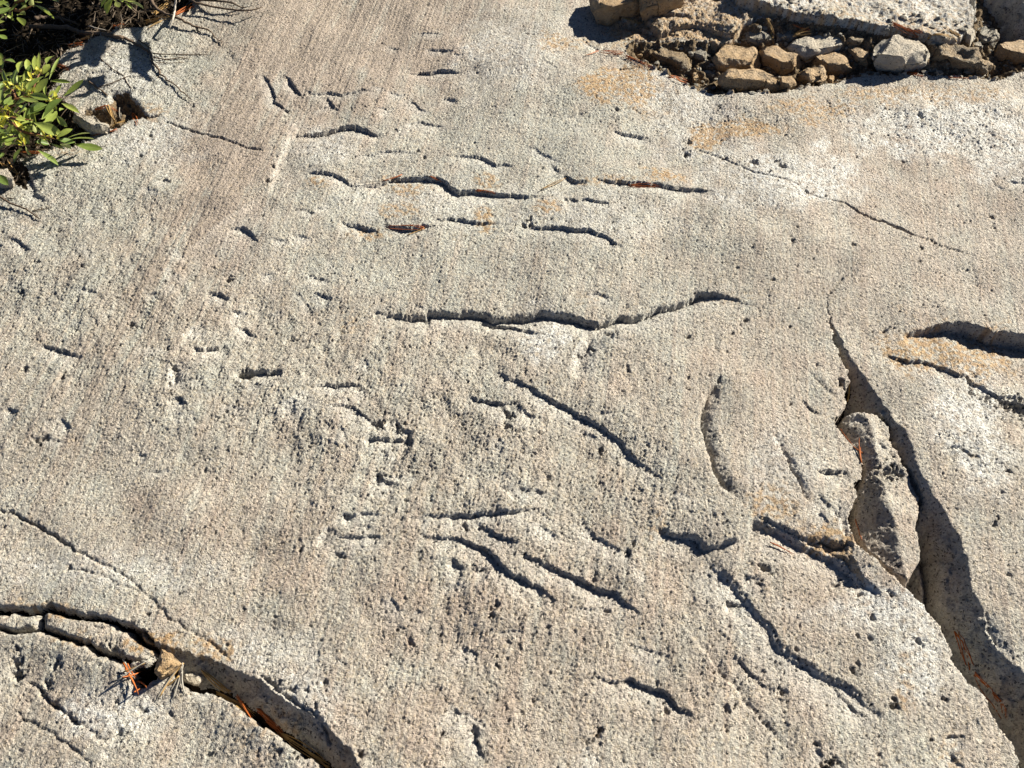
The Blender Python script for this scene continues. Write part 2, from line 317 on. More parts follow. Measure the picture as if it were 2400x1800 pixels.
for q in [("B", 560, 25, 4, .005), ("B", 540, 92, 4, .005), ("B", 690, 155, 3, .004), ("B", 970, 703, 3, .004), ("B", 1790, 712, 6, .007), ("B", 1780, 765, 7, .004), ("B", 490, 965, 6, .008), ("B", 530, 1005, 5, .006),
          ("B", 1205, 1420, 7, .010), ("B", 1180, 1455, 6, .010), ("B", 1225, 1455, 7, .010), ("B", 490, 1540, 6, .006), ("B", 800, 1630, 3, .004), ("B", 2085, 1545, 3, .005),
          ("F", 585, 155, 5, .006), ("F", 418, 402, 5, .006), ("F", 322, 480, 4, .005), ("F", 45, 517, 6, .007), ("F", 705, 945, 6, .008), ("F", 705, 440, 3, .004), ("F", 1325, 465, 5, .006), ("F", 40, 775, 4, .005), ("F", 35, 850, 4, .005),
          ("F", 1160, 45, 3, .004), ("F", 1970, 420, 4, .005), ("F", 1925, 280, 3, .004), ("F", 2100, 1405, 6, .006), ("F", 1040, 800, 9, .012), ("F", 945, 410, 3, .004), ("F", 240, 795, 7, .006),
          ("C", 1550, 1605, 6, .006), ("C", 1465, 1535, 4, .005), ("C", 2005, 1395, 5, .005), ("C", 2020, 1470, 4, .004), ("C", 1225, 850, 4, .005), ("C", 1345, 858, 4, .005), ("C", 1140, 1010, 4, .005), ("C", 1440, 1028, 4, .005),
          ("C", 1250, 1345, 4, .004), ("C", 1540, 735, 9, .009), ("C", 1400, 775, 5, .004), ("C", 700, 1570, 6, .006), ("C", 1090, 1150, 3, .004), ("C", 270, 1020, 10, .006), ("C", 460, 1060, 11, .007), ("C", 640, 1100, 12, .009), ("C", 600, 1060, 9, .006), ("C", 560, 1130, 7, .006),
          ("C", 40, 900, 9, .012), ("C", 30, 980, 10, .010), ("C", 790, 1260, 7, .006), ("C", 1110, 1595, 4, .005), ("C", 440, 1615, 3, .004),
          ("D", 1480, 140, 9, .010), ("D", 1500, 590, 5, .003), ("D", 240, 50, 8, .006), ("D", 145, 245, 9, .008), ("D", 165, 740, 8, .008), ("D", 405, 790, 8, .007), ("D", 500, 490, 6, .006), ("D", 850, 450, 9, .008), ("D", 540, 85, 6, .006),
          ("D", 1130, 735, 9, .008), ("D", 1095, 830, 8, .008), ("D", 1600, 765, 14, .012), ("D", 1560, 755, 10, .010), ("D", 240, 1200, 10, .008), ("D", 280, 1180, 9, .008), ("D", 1330, 1380, 5, .005), ("D", 1470, 1015, 5, .005),
          ("E", 240, 1090, 10, .008), ("E", 370, 1110, 9, .008), ("E", 440, 1190, 10, .008), ("E", 1085, 1035, 12, .009), ("E", 1065, 1110, 8, .008), ("E", 1340, 1435, 6, .006), ("E", 1130, 1155, 5, .005), ("E", 1745, 510, 9, .006), ("E", 1530, 640, 8, .006), ("E", 1600, 600, 8, .006), ("E", 1850, 740, 9, .005), ("E", 240, 1430, 9, .007), ("E", 1690, 1250, 8, .007),
          ("G", 965, 662, 5, .007), ("G", 440, 358, 5, .006), ("G", 1945, 245, 6, .006), ("G", 2100, 1100, 6, .006), ("G", 2190, 280, 8, .006), ("G", 80, 960, 9, .012), ("G", 70, 1040, 10, .014), ("G", 85, 880, 6, .008), ("G", 330, 985, 10, .007), ("G", 270, 1110, 10, .007), ("G", 330, 1240, 6, .006), ("G", 475, 1340, 6, .006), ("G", 740, 1240, 6, .005), ("G", 920, 1280, 7, .006), ("G", 1090, 1300, 6, .004),
          ("G", 760, 1440, 12, .006), ("G", 1980, 1155, 4, .005), ("G", 1780, 1110, 9, .007), ("G", 1880, 1150, 9, .007), ("G", 2030, 1260, 8, .006), ("G", 1920, 1570, 7, .008), ("G", 1800, 1550, 7, .005), ("G", 1340, 1560, 6, .005),
          ("H", 440, 838, 6, .007), ("H", 970, 660, 9, .007), ("H", 1000, 600, 8, .006), ("H", 1015, 1000, 6, .006), ("H", 1675, 1415, 7, .009), ("H", 1860, 260, 8, .008), ("H", 1890, 205, 6, .006), ("H", 1725, 640, 6, .006), ("H", 1640, 430, 6, .005), ("H", 790, 85, 7, .007), ("H", 360, 745, 5, .005), ("H", 1660, 1460, 5, .005), ("H", 1595, 1490, 7, .006), ("H", 640, 780, 4, .005), ("H", 1240, 1225, 5, .005), ("H", 1340, 745, 5, .005), ("H", 2110, 1290, 9, .006), ("H", 650, 1450, 6, .006), ("H", 125, 1580, 8, .009),
          ("I", 495, 465, 6, .007), ("I", 415, 410, 5, .005), ("I", 1350, 530, 5, .007), ("I", 1165, 540, 7, .006), ("I", 1235, 680, 7, .006), ("I", 1150, 810, 4, .005), ("I", 1225, 812, 5, .005), ("I", 1115, 1010, 6, .007), ("I", 1145, 960, 4, .005), ("I", 1385, 1250, 7, .008), ("I", 1380, 1200, 5, .006), ("I", 1715, 1205, 5, .006), ("I", 1540, 830, 9, .006), ("I", 540, 370, 9, .006), ("I", 650, 1160, 9, .007), ("I", 300, 1265, 6, .006), ("I", 290, 1410, 6, .006), ("I", 350, 1248, 5, .006), ("I", 1620, 1465, 5, .006), ("I", 880, 1500, 6, .006), ("I", 985, 1620, 9, .010), ("I", 930, 1640, 8, .008), ("I", 190, 45, 4, .005), ("I", 245, 40, 4, .005), ("I", 1000, 460, 9, .005), ("I", 2000, 85, 6, .006), ("I", 2110, 400, 6, .005), ("I", 2030, 45, 5, .004),
          ("I", 750, 880, 5, .004), ("I", 520, 370, 8, .006), ("I", 1350, 90, 6, .005), ("A", 1060, 1165, 6, .005), ("A", 1360, 1190, 4, .004), ("A", 1550, 1235, 4, .004), ("A", 1735, 1180, 9, .007), ("A", 1770, 1080, 7, .006), ("A", 300, 1500, 6, .006), ("A", 380, 1500, 7, .006), ("A", 970, 880, 8, .006), ("A", 895, 1000, 10, .005), ("A", 1260, 555, 12, .003), ("A", 1500, 360, 10, .003), ("A", 1855, 715, 5, .006), ("A", 1250, 690, 5, .004), ("A", 770, 1050, 6, .004)]:
    pit(*q)
# countless smaller flakes where the ice plucked at the coarse rock
for _ in range(260):
    x_, y_ = rng.uniform(-1.0, .75), rng.uniform(.12, 1.45)
    i_, j_ = int((x_ - GX[0]) / DX), int((y_ - GY[0]) / DX)
    if rough[j_, i_] < rng.uniform(.35, 1.0): continue
    a_ = rng.normal(-.25, .45); l_ = rng.uniform(.006, .024); bow = rng.uniform(-.1, .3) * l_
    p_ = [(x_ + t * l_ * math.cos(a_) - bow * (1 - t * t) * math.sin(a_) * -1 * 0, y_ + t * l_ * math.sin(a_) + bow * (1 - t * t), 1.0) for t in (-1, -.4, .3, 1)]
    step_g(p_, rng.uniform(.0012, .0032), L=rng.uniform(.008, .022))
# scattered small pits, as the weathered-out crystals leave
for _ in range(3000):
    x_, y_ = rng.uniform(-1.1, 1.1), rng.uniform(.1, 1.6)
    i_, j_ = int((x_ - GX[0]) / DX), int((y_ - GY[0]) / DX)
    r_ = .0010 + .0014 * rng.random() ** 2.5; D_ = rng.uniform(.0012, .0030)
    wn = window([(x_, y_)], r_ * 3)
    if wn:
        d2 = ((XW[wn] - x_) ** 2 + (YW[wn] - y_) ** 2) / r_ ** 2
        Hh[wn] -= (D_ * np.exp(-d2 ** 1.5)).astype(np.float32)

# ------------------------------------------------------------------ joints that part the slabs

ME = P("F 1010,170 950,240 940,330 962,400 985,500 1030,640 1085,735 1097,800 1070,850 1072,950 1055,985 985,1055 1010,1110 1060,1185 1125,1275 1160,1365 1150,1450 1115,1480 1108,1560 1090,1659 "
       "I 1070,60 1095,180 1160,260 1240,320 1330,400 1430,485 1500,540 1600,650 1690,740 1770,870 1810,970 1840,1030 1930,1130 2000,1200 2012,1280 2062,1390 2150,1500 2182,1590 2215,1680 2300,1900")
SE = P("F 1010,170 955,240 948,330 978,410 1060,565 1120,675 1200,770 1270,870 1325,960 1385,1050 1450,1150 1490,1260 1550,1420 1620,1560 1690,1659 "
       "I 1690,0 1740,100 1800,190 1840,310 1870,480 1960,640 2000,760 2060,870 2110,930 2212,1030 2400,1150 2600,1400 2600,1900")
ZONE = ME + SE[::-1]
WEDGE = P("F 1078,962 1180,962 1290,978 1370,1062 1382,1170 1440,1290 1530,1440 1568,1540 1572,1659 I 1568,30 1540,110 1565,200 1550,330 1500,440 1455,478 1400,440 1300,350 1210,240 1158,130 1142,0 "
          "F 1135,1640 1128,1500 1185,1380 1145,1270 1080,1180 1025,1100 1010,1040")
RIDGE = P("F 1180,962 1235,1100 1262,1300 1300,1480 1330,1600 I 1375,60 1392,180 1400,300 1450,475")
WT = P("G 1000,850 1060,878 1200,900 1340,930 1480,1000 1600,1042 1700,1100 1800,1180 1900,1240 2000,1300 2080,1360 2150,1420 2212,1480 H 60,1560 130,1670 220,1900")
LE = P("G 1000,930 1110,1080 1210,1130 1330,1170 1430,1190 1540,1270 1650,1360 1740,1420 1850,1490 1950,1570 2060,1640 2130,1720 2200,1900")
TRENCH = WT + LE[::-1]
K2 = P("G -200,615 0,625 150,630 300,610 420,650 540,670 680,690 780,735 850,745 890,820 980,868 1060,888")
K3 = P("G -200,735 0,748 80,768 230,752 400,805 540,853 640,912 780,962 830,990 1000,930")
K2S, K3S = K2, K3
LL = K3[:-1] + LE + P("G 2200,2400 -600,2400")
STRIPA = P("G -220,630 0,640 150,645 258,640 235,700 205,752 80,766 0,752 -220,740")
STRIPB = P("G 262,650 300,622 420,660 540,682 680,702 770,750 815,772 870,810 990,885 985,930 920,966 860,962 770,945 640,905 540,845 400,800 240,750")
STRIPC = P("G 845,758 870,745 960,780 1005,830 982,866 900,830")
HOLEG = P("G 832,992 925,966 1000,905 1045,882 1040,1000 1030,1085 940,1140 885,1180 805,1100")
HOLEA = P("A 705,618 840,598 885,650 955,738 1075,772 960,785 870,792 780,845 690,850 600,900 540,880 480,760 560,700 690,700")
SOIL = P("A -400,-500 1290,-300 1270,0 1225,90 1100,118 950,172 750,192 700,232 600,245 540,300 430,318 380,372 370,420 420,455 400,520 300,600 480,700 500,800 590,895 560,940 300,985 210,1015 110,1040 185,1105 165,1225 70,1180 -60,1200 -400,1200")
TROUGH = P("d 700,500 780,520 1130,530 1600,560 B 2212,270 C 170,250 360,205 560,150 680,110 800,160 1030,185 1250,150 1560,215 1800,235 1880,170 1880,40 1850,-200 2700,-200 2700,420 2212,455 2050,520 1900,515 1600,492 1300,478 1150,492 950,535 760,565 640,602 250,602 100,575 B 2130,495 2000,450 1860,378 1830,330 1850,290")
T3 = P("d 620,150 900,200 1000,240 1300,290 1480,320 1600,380 1780,430 1940,450 2015,525 1960,560 1780,590 1560,540 1400,510 1200,500 900,520 700,500 560,470 400,420 420,260", .0)
T2 = P("B 1700,-500 1720,0 1800,110 1960,60 2070,190 2212,145 C 60,140 160,158 250,200 340,225 380,165 470,120 560,130 660,110 690,80 850,150 1000,165 1090,118 1250,140 1500,100 1500,-500", .014)
T1 = P("C 300,-500 370,0 560,38 720,72 860,102 1000,122 1100,128 1250,150 1400,168 1480,178 1560,212 1700,252 1800,228 1885,150 1890,80 1850,0 1800,-500", .034)
RSLAB = SE[1:] + P("I 2600,-4000 C 2900,1800 1900,1650 1400,1480 1100,1380 1020,1640")
OVER = P("F 1418,502 1500,467 1600,450 1700,427 1790,427 1900,450 2020,490 2120,492 2212,502 2500,560")
MOSSY = P("F 1250,622 1350,622 1430,652 1560,662 1700,692 1800,742 1860,750 1910,800 2000,852 2060,885 2150,885 2300,890")

def region(poly, mar=.01):
    wn = window(poly, mar)
    m = np.zeros((NY, NX), bool)
    if wn:
        m[wn] = inside(poly, XW[wn], YW[wn])
    return m

def edge_dist(poly, closed=True):
    p = [(a, b, 1.0) for a, b, *_ in poly]
    if closed:
        p = p + [p[0]]
    wn = window(p, .16)
    out = np.full((NY, NX), 9.0, np.float32)
    out[wn] = nearest(p, XW[wn], YW[wn])[0]
    return out

lab = np.zeros((NY, NX), np.uint8)        # which piece of rock a point belongs to
MAIN, RIGHT, LOWER, FRA, FRB, FRC, WDG, TOP1, TOP2, TOP3, DIRT, CRK, NOSE, SHR, GRT = range(15)

# the open cleft at the right, with the wedge stone jammed in it
mR = region(RSLAB); lab[mR] = RIGHT
step(pl("F 1418,502 1500,467 1600,450 1700,427 1790,427 1900,450 2020,490 2120,492 2212,502 2500,560") + pl("F 3200,640"), .030, 'd', w_=.006, L=.05, r=.5, res=.16, taper=.30, white=.15)
step("F 1250,622 1350,622 1430,652 1560,662 1700,692 1800,742 1860,750 1910,800 2000,852 2060,885 2150,885 2300,890", .0060, 'd', L=.03, taper=.2, white=.2)
for q in [("F", 2120, 950, 20, .012), ("F", 2190, 970, 24, .014), ("F", 1990, 900, 10, .007), ("F", 1890, 860, 9, .006)]:
    pit(*q)
zm = region(ZONE); lab[zm] = RIGHT
dS = edge_dist(SE, False); dM = edge_dist(ME, False)
hz_ = -1.25 * dS + (bn(.02, .07) * .0022 + bn(.008, .02) * .0008) * sm(dS / .01)
hz_ = np.maximum(hz_, -.105 + bn(.01, .05) * .003)
Hh = np.where(zm, Hh * .4 + hz_, Hh)
nar = zm & (dM < .0065)
Hh = np.where(nar, Hh - .02 * (1 - dM / .0065) * sm(dS / .02), Hh)
lab[zm & (dM < .010) & (dS > .02)] = CRK
groove("I 1590,90 1650,250 1685,400 1705,540 1745,640 1765,760 1800,850", .03, .0036, .1)
step("I 1760,830 1850,900 1900,905 1950,960 2010,1010 2100,1060", .02, 'd', w_=.006, L=.05)
step("I 1960,640 1990,760 2050,860 2070,930", .006, 'r', L=.02)
wm = region(WEDGE); dW = edge_dist(WEDGE); pR = [(a, b, 1.0) for a, b, *_ in RIDGE]
wn = window(WEDGE, .03)
d_, sg_, s_, m_, t_ = nearest(pR, XW[wn], YW[wn])
if pR[-1][1] < pR[0][1]:
    sg_ = -sg_                              # + on the right (sunny) side when running towards the viewer
zr = -.004 + .003 * np.sin(s_ * 9)
hw = np.where(sg_ > 0, zr - .10 * d_, zr - .72 * d_)
full = np.full((NY, NX), -.05, np.float32); full[wn] = hw
full += bn(.02, .06) * .0006 + bn(.05, .12) * .0010
full -= .03 * (1 - sm(dW / .006))
Hh = np.where(wm, full, Hh); lab[wm] = WDG
for q in [("F", 1330, 1400, 20, .010), ("F", 1400, 1390, 14, .007)]:
    pit(*q)
step("F 1170,1180 1215,1230 1270,1300", .006, 'd', L=.02)
step("F 1150,970 1165,1020 1190,1050", .004, 'd', L=.02)
step("F 1290,1190 1330,1240", .005, 'd', L=.01)
# low broken nose of yellow rock beside the cleft
NOSEP = P("I 860,195 960,215 1010,190 1080,230 1100,280 1160,400 1195,480 1130,395 1050,320 960,260 830,212")
nm = region(NOSEP); lab[nm] = NOSE
step("I 800,205 830,185 900,178 960,215 1000,230 1050,210 1095,225", .010, 'd', L=.012, groove=.004)
step("I 930,20 990,60 1000,120 1050,180", .008, 'r', w_=.006, L=.03)
step("F 870,1560 950,1640 I 880,20 960,90", .006, 'd', L=.02)

# the joint at lower left
k2 = edge_dist(K2, False); k3 = edge_dist(K3[:-1], False)
um = region(K2 + P("G 1000,930 830,990") + K3[::-1][2:])
lm = region(LL); lab[lm] = LOWER
Hh = np.where(um, Hh - .003, Hh); Hh = np.where(lm, Hh - .008 * sm(edge_dist(LL) / .05) - .003, Hh)
lab[um] = CRK
for poly, L_, dz in ((STRIPA, FRA, -.002), (STRIPB, FRB, -.001), (STRIPC, FRC, -.004)):
    lab[region(poly)] = L_
notfr = ~np.isin(lab, (FRA, FRB, FRC))
Hh = np.where(um & notfr, -.022, Hh)
Hh -= .016 * np.exp(-(k2 / .0026) ** 2) * (X > -1.3) + .015 * np.exp(-(k3 / .0028) ** 2)
for poly in (STRIPA, STRIPB, STRIPC):
    m = region(poly); d = edge_dist(poly)
    Hh = np.where(m, Hh - .010 * (1 - sm(d / .0055)), Hh)
Hh = np.where(region(STRIPC), Hh - .006, Hh)
step("G 250,640 215,700 230,760", .006, 'r', w_=.008, L=.012)
for q in [("G", 640, 880, 13, .009), ("G", 740, 900, 12, .009), ("G", 840, 740, 8, .010), ("G", 310, 620, 8, .010)]:
    pit(*q)
tm = region(TRENCH); dT = edge_dist(WT, False); dL = edge_dist(LE, False)
ht = -.007 * sm(dT / .0022) - .95 * dT + bn(.02, .06) * .0014
ht = np.maximum(ht, -.034 - .01 * (dL < .006))
Hh = np.where(tm, np.maximum(Hh * .3 + ht, -.05), Hh)
lab[tm] = MAIN; lab[tm & (dL < .008)] = CRK
groove("h 0,110 80,170 230,280 400,390 530,480 590,570 640,650 650,760", .006, .0022, .08)
step("h 330,680 380,600 480,640 560,780 620,880", .010, 'd', w_=.006, L=.03)
for poly, dep in ((HOLEG, .040), (HOLEA, .018)):
    m = region(poly); d = edge_dist(poly)
    Hh = np.where(m, Hh - dep * sm(d / .016), Hh); lab[m & (d > .006)] = DIRT if poly is HOLEG else GRT

# soil hollow under the shrub, ledges and the rubble trough beyond
m = region(SOIL); d = edge_dist(SOIL)
Hh = np.where(m, Hh - .026 * sm(d / .022), Hh); lab[m] = DIRT
step("A 180,1100 235,1200 240,1250 330,1290", .010, 'd', w_=.006, L=.02)
LEFTR = P("A -200,1215 0,1222 60,1215 170,1240 225,1310 200,1345 120,1340 0,1300 -200,1300")
m = region(TROUGH); d = edge_dist(TROUGH)
floor = np.maximum(Hh - .020 * sm(d / .030), .020 - .55 * edge_dist(T1))
Hh = np.where(m, np.minimum(floor, Hh + .02), Hh); lab[m & (d > .003)] = GRT
for poly, z, L_, amp in ((T3, .001, TOP3, .0012), (T2, .014, TOP2, .0016), (T1, .034, TOP1, .0014)):
    m = region(poly); d = edge_dist(poly)
    top = z + bn(.03, .12) * amp + bn(.008, .02) * .0005
    edge = np.where(m, 0, sm(d / .004))
    near = (d < .004) | m
    Hh = np.where(near, top * (1 - edge) + Hh * edge, Hh)
    lab[m] = L_; lab[~m & (d < .005) & (lab == GRT)] = L_
    if L_ == TOP2:
        Hh = np.where(m & (d < .01), Hh - .003 * (1 - d / .01), Hh)
step("C 150,0 200,45 230,20", .012, 'd', L=.01)
step("d 500,235 640,290 780,330 900,400 960,420", .013, 'd', L=.02)
step("d 700,490 690,600 720,680", .010, 'r', L=.02)
step("d 1020,225 1100,245 1290,275 1440,285", .007, 'd', L=.02)
step("C 0,180 100,185 200,200 340,250", .004, 'd', L=.02)
SHADEROCK = P("C 1900,-200 1960,0 2060,80 2110,190 2212,240 2600,240 2600,-200")
m = region(SHADEROCK); d = edge_dist(SHADEROCK)
Hh = np.where(m, Hh + .055 * sm(d / .03) + bn(.02, .06) * .004, Hh); lab[m] = SHR

rough = np.where(lab == TOP1, .26, np.where(lab == WDG, .36, rough))
# ------------------------------------------------------------------ fine relief
isdirt = (lab == DIRT) | (lab == GRT)
g1, g2, g3 = bn(.0036, .0060), bn(.007, .014), bn(.016, .045)
ridged = -np.abs(bn(.010, .026)) + .8
Hh += und + stri * .00013
am = np.where(isdirt, 1.2, rough)
am2 = np.clip(am - .25, 0, 1.2) * 1.15
Hh += am2 * (g1 * .00040 + g2 * .00015 + g3 * .00022) + g1 * .00011
Hh += band * stri * .00028 + am2 * bn(.012, .040, STRI, 1.5) * .0006
pz = np.maximum(bn(.0042, .0066) - 1.05, 0)
Hh -= np.where(isdirt, 0, pz * (.0009 + .0007 * rough) * np.where(lab == TOP1, .35, 1))
pz2 = np.maximum(bn(.007, .014) - 1.5, 0)
Hh -= np.where(isdirt, 0, pz2 * .0017 * am2)
Hh += np.where(isdirt, bn(.012, .04) * .003, 0)
# settle to level ground at the border of the detailed rock
bd = np.minimum(np.minimum(X - GX[0], GX[-1] - X), np.minimum(GY[-1] - Y, .3))
Hh *= sm(bd / .06)

def hz(x, y):
    i = min(max((x - GX[0]) / DX, 0), NX - 1.001); j = min(max((y - GY[0]) / DX, 0), NY - 1.001)
    i0, j0 = int(i), int(j); a, b = i - i0, j - j0
    return float((Hh[j0, i0] * (1 - a) + Hh[j0, i0 + 1] * a) * (1 - b) + (Hh[j0 + 1, i0] * (1 - a) + Hh[j0 + 1, i0 + 1] * a) * b)

def P2T(x, y):
    """where the line of sight of a survey point meets the rock"""
    d = ray(x, y); t = (.12 - CAM_H) / d.z
    for _ in range(400):
        q = d * t
        if q.z + CAM_H <= hz(q.x, q.y):
            break
        t += .0008
    q = d * t
    return Vector((q.x, q.y, q.z + CAM_H))

# ------------------------------------------------------------------ colour zones (what the rock itself is: polish, bleaching, iron stain, lichen dust)
st = blobs([(1310, 195, 70, 35, .85), (1380, 185, 70, 60, .7), (1590, 275, 120, 22, .95), (1750, 235, 120, 30, .6), (1530, 300, 40, 30, .9), (1200, 95, 60, 25, .6), (1450, 80, 180, 40, .55), (1950, 200, 160, 25, .55), (2120, 205, 120, 25, .5),
            (870, 400, 60, 22, .6), (1050, 385, 40, 18, .6), (690, 400, 25, 20, .6), (870, 450, 60, 30, .55), (1050, 470, 30, 25, .7), (1180, 450, 40, 20, .65), (1440, 380, 50, 25, .75), (1330, 390, 100, 12, .5), (800, 500, 60, 15, .6),
            (1980, 740, 70, 60, .8), (2100, 760, 120, 60, .7), (1660, 1100, 60, 60, .55), (1770, 1170, 70, 40, .8), (1420, 1140, 30, 40, .4), (1960, 1480, 25, 60, .5), (2060, 1620, 30, 60, .4),
            (330, 1390, 60, 30, .8), (110, 1320, 60, 20, .6), (60, 1310, 60, 25, .45), (460, 1400, 70, 30, .6), (560, 1560, 90, 60, .4), (150, 1380, 60, 20, .4), (120, 330, 60, 20, .4), (330, 245, 40, 20, .5), (1400, 40, 120, 30, .5), (1840, 90, 300, 40, .55), (760, 690, 40, 30, .3), (1280, 640, 40, 20, .25), (1560, 640, 60, 14, .3)], 0.0)
dapple = bn(.006, .022)
stain = np.clip(st * 1.5 * sm((.55 * st + dapple * .30 - .08) * 2.2), 0, 1)
for L_, v in ((TOP3, .85), (TOP2, .75), (TOP1, .16), (NOSE, .85), (FRC, .7)):
    stain = np.where(lab == L_, np.clip(v + dapple * .22 + .5 * stain, 0, 1), stain)
gry = blobs([(330, 160, 180, 110, .7), (180, 400, 220, 90, .45), (520, 30, 90, 60, .7), (150, 560, 200, 120, .5), (2120, 60, 120, 60, .8), (560, 1240, 60, 20, .3), (1130, 70, 100, 40, .5), (440, 280, 60, 30, .4), (1680, 350, 60, 30, .5), (380, 1420, 90, 40, .4), (60, 880, 100, 200, .35), (780, 1150, 60, 30, .5)], .05)
gry = np.clip(gry * (.35 + .9 * sm(.45 + bn(.0034, .009) * .5)) * (.8 + dapple * .3) + band * .46, 0, 1)
rough = np.where(np.isin(lab, (TOP1,)), .3, rough); rough = np.where(lab == WDG, .35, rough)

# ------------------------------------------------------------------ materials
def new_mat(name):
    m = bpy.data.materials.new(name); m.use_nodes = True
    n = m.node_tree; n.nodes.clear()
    out = n.nodes.new('ShaderNodeOutputMaterial'); b = n.nodes.new('ShaderNodeBsdfPrincipled')
    n.links.new(b.outputs[0], out.inputs[0])
    return m, n, b

class NB:
    def __init__(s, n): s.n = n
    def __call__(s, t, **kw):
        o = s.n.nodes.new('ShaderNode' + t)
        for k, v in kw.items():
            setattr(o, k, v)
        return o
    def link(s, a, b): s.n.links.new(a, b)
    def mix(s, fac, a, b, bt='MIX'):
        o = s('Mix', data_type='RGBA', blend_type=bt)
        for sock, v in ((o.inputs[0], fac), (o.inputs[6], a), (o.inputs[7], b)):
            if hasattr(v, 'is_output'):
                s.link(v, sock)
            elif isinstance(v, (int, float)):
                sock.default_value = v
            else:
                sock.default_value = (*v, 1)
        return o.outputs[2]
    def math(s, op, a, b=0.0, c=0.0):
        o = s('Math', operation=op)
        for i, v in enumerate((a, b, c)):
            if hasattr(v, 'is_output'):
                s.link(v, o.inputs[i])
            else:
                o.inputs[i].default_value = v
        return o.outputs[0]
    def ramp(s, fac, pts, interp='LINEAR'):
        o = s('ValToRGB'); o.color_ramp.interpolation = interp
        e = o.color_ramp.elements
        while len(e) < len(pts):
            e.new(.5)
        for i, (p, c) in enumerate(pts):
            e[i].position = p; e[i].color = (*c, 1) if not isinstance(c, (int, float)) else (c, c, c, 1)
        s.link(fac, o.inputs[0]); return o.outputs[0]
    def noise(s, vec, scale, detail=3, rough=.55):
        o = s('TexNoise'); o.inputs['Scale'].default_value = scale; o.inputs['Detail'].default_value = detail; o.inputs['Roughness'].default_value = rough
        s.link(vec, o.inputs['Vector']); return o.outputs[0]

def granite(name, attr=True, base=(.40, .36, .31), stain_c=.5, spk=1.0, bump=1.0, seed=0.0):
    m, n, b = new_mat(name); N = NB(n)
    tc = N('TexCoord').outputs['Object']
    wv = N('VectorMath', operation='ADD'); N.link(tc, wv.inputs[0]); wv.inputs[1].default_value = (seed, seed * .7, seed * .3); vec = wv.outputs[0]
    # distorted coordinates so that crystals are irregular
    nz = N('TexNoise'); nz.inputs['Scale'].default_value = 190; nz.inputs['Detail'].default_value = 2; N.link(vec, nz.inputs['Vector'])
    sc = N('VectorMath', operation='SCALE'); N.link(nz.outputs['Color'], sc.inputs[0]); sc.inputs['Scale'].default_value = .0055
    ad = N('VectorMath', operation='ADD'); N.link(vec, ad.inputs[0]); N.link(sc.outputs[0], ad.inputs[1]); dv = ad.outputs[0]
    v1 = N('TexVoronoi'); v1.inputs['Scale'].default_value = 370; N.link(dv, v1.inputs['Vector'])
    v2 = N('TexVoronoi'); v2.inputs['Scale'].default_value = 520; N.link(dv, v2.inputs['Vector'])
    s1 = N('SeparateColor'); N.link(v1.outputs['Color'], s1.inputs[0])
    s2 = N('SeparateColor'); N.link(v2.outputs['Color'], s2.inputs[0])
    crystals = N.ramp(s1.outputs[0], [(0, (.25, .25, .24)), (.2, (.335, .335, .305)), (.45, (.42, .415, .37)), (.72, (.475, .465, .405)), (1, (.40, .365, .295))], 'LINEAR')
    warm = N.ramp(s1.outputs[0], [(0, (.27, .222, .18)), (.25, (.35, .285, .238)), (.5, (.405, .332, .278)), (.75, (.455, .378, .315)), (1, (.37, .295, .22))], 'LINEAR')
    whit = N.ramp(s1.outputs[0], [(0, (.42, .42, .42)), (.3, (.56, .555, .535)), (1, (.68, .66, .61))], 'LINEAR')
    if attr:
        at = N('Attribute', attribute_name='zones'); sp = N('SeparateColor'); N.link(at.outputs['Color'], sp.inputs[0])
        fp, fw, fs, fg = sp.outputs[0], sp.outputs[1], sp.outputs[2], at.outputs['Alpha']
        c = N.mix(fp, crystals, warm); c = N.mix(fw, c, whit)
    else:
        c = N.mix(.78, crystals, base); fs = stain_c; fg = 0.0
        big = N.noise(vec, 35, 4)
        fs = N.math('MULTIPLY', N.ramp(big, [(.35, 0.0), (.65, 1.0)]), stain_c)
    big = N.noise(vec, 14, 5, .6)
    c = N.mix(.5, c, N.ramp(big, [(.3, .36), (.7, .64)]), 'OVERLAY')
    fine = N.noise(vec, 900, 2)
    c = N.mix(.45, c, N.ramp(fine, [(.3, .34), (.7, .68)]), 'OVERLAY')
    # iron stain
    ochre = N.ramp(N.noise(vec, 120, 4), [(.3, (.25, .125, .04)), (.5, (.40, .235, .085)), (.7, (.50, .34, .16))])
    c = N.mix(N.math('MULTIPLY', fs, .9), c, N.mix(.18, ochre, c))
    # grey lichen film
    if attr:
        c = N.mix(N.math('MULTIPLY', fg, .75), c, N.mix(.45, (.12, .125, .115), c))
    # black mica
    dk = N.ramp(s2.outputs[1], [(0, 1.0), (.055 * spk, 1.0), (.075 * spk, 0.0)])
    c = N.mix(N.math('MULTIPLY', dk, .85), c, (.035, .033, .035))
    N.link(c, b.inputs['Base Color'])
    b.inputs['Roughness'].default_value = .62; b.inputs['Specular IOR Level'].default_value = .42
    # grain
    ng = N.noise(dv, 620, 3, .6); nm = N.noise(vec, 270, 3, .6)
    ht = N.math('ADD', N.math('MULTIPLY', ng, .8), N.math('MULTIPLY', nm, 1.0))
    ht = N.math('SUBTRACT', ht, N.math('MULTIPLY', dk, .35))
    bp = N('Bump'); bp.inputs['Strength'].default_value = .95 * bump; bp.inputs['Distance'].default_value = .0042
    N.link(ht, bp.inputs['Height']); N.link(bp.outputs[0], b.inputs['Normal'])
    return m

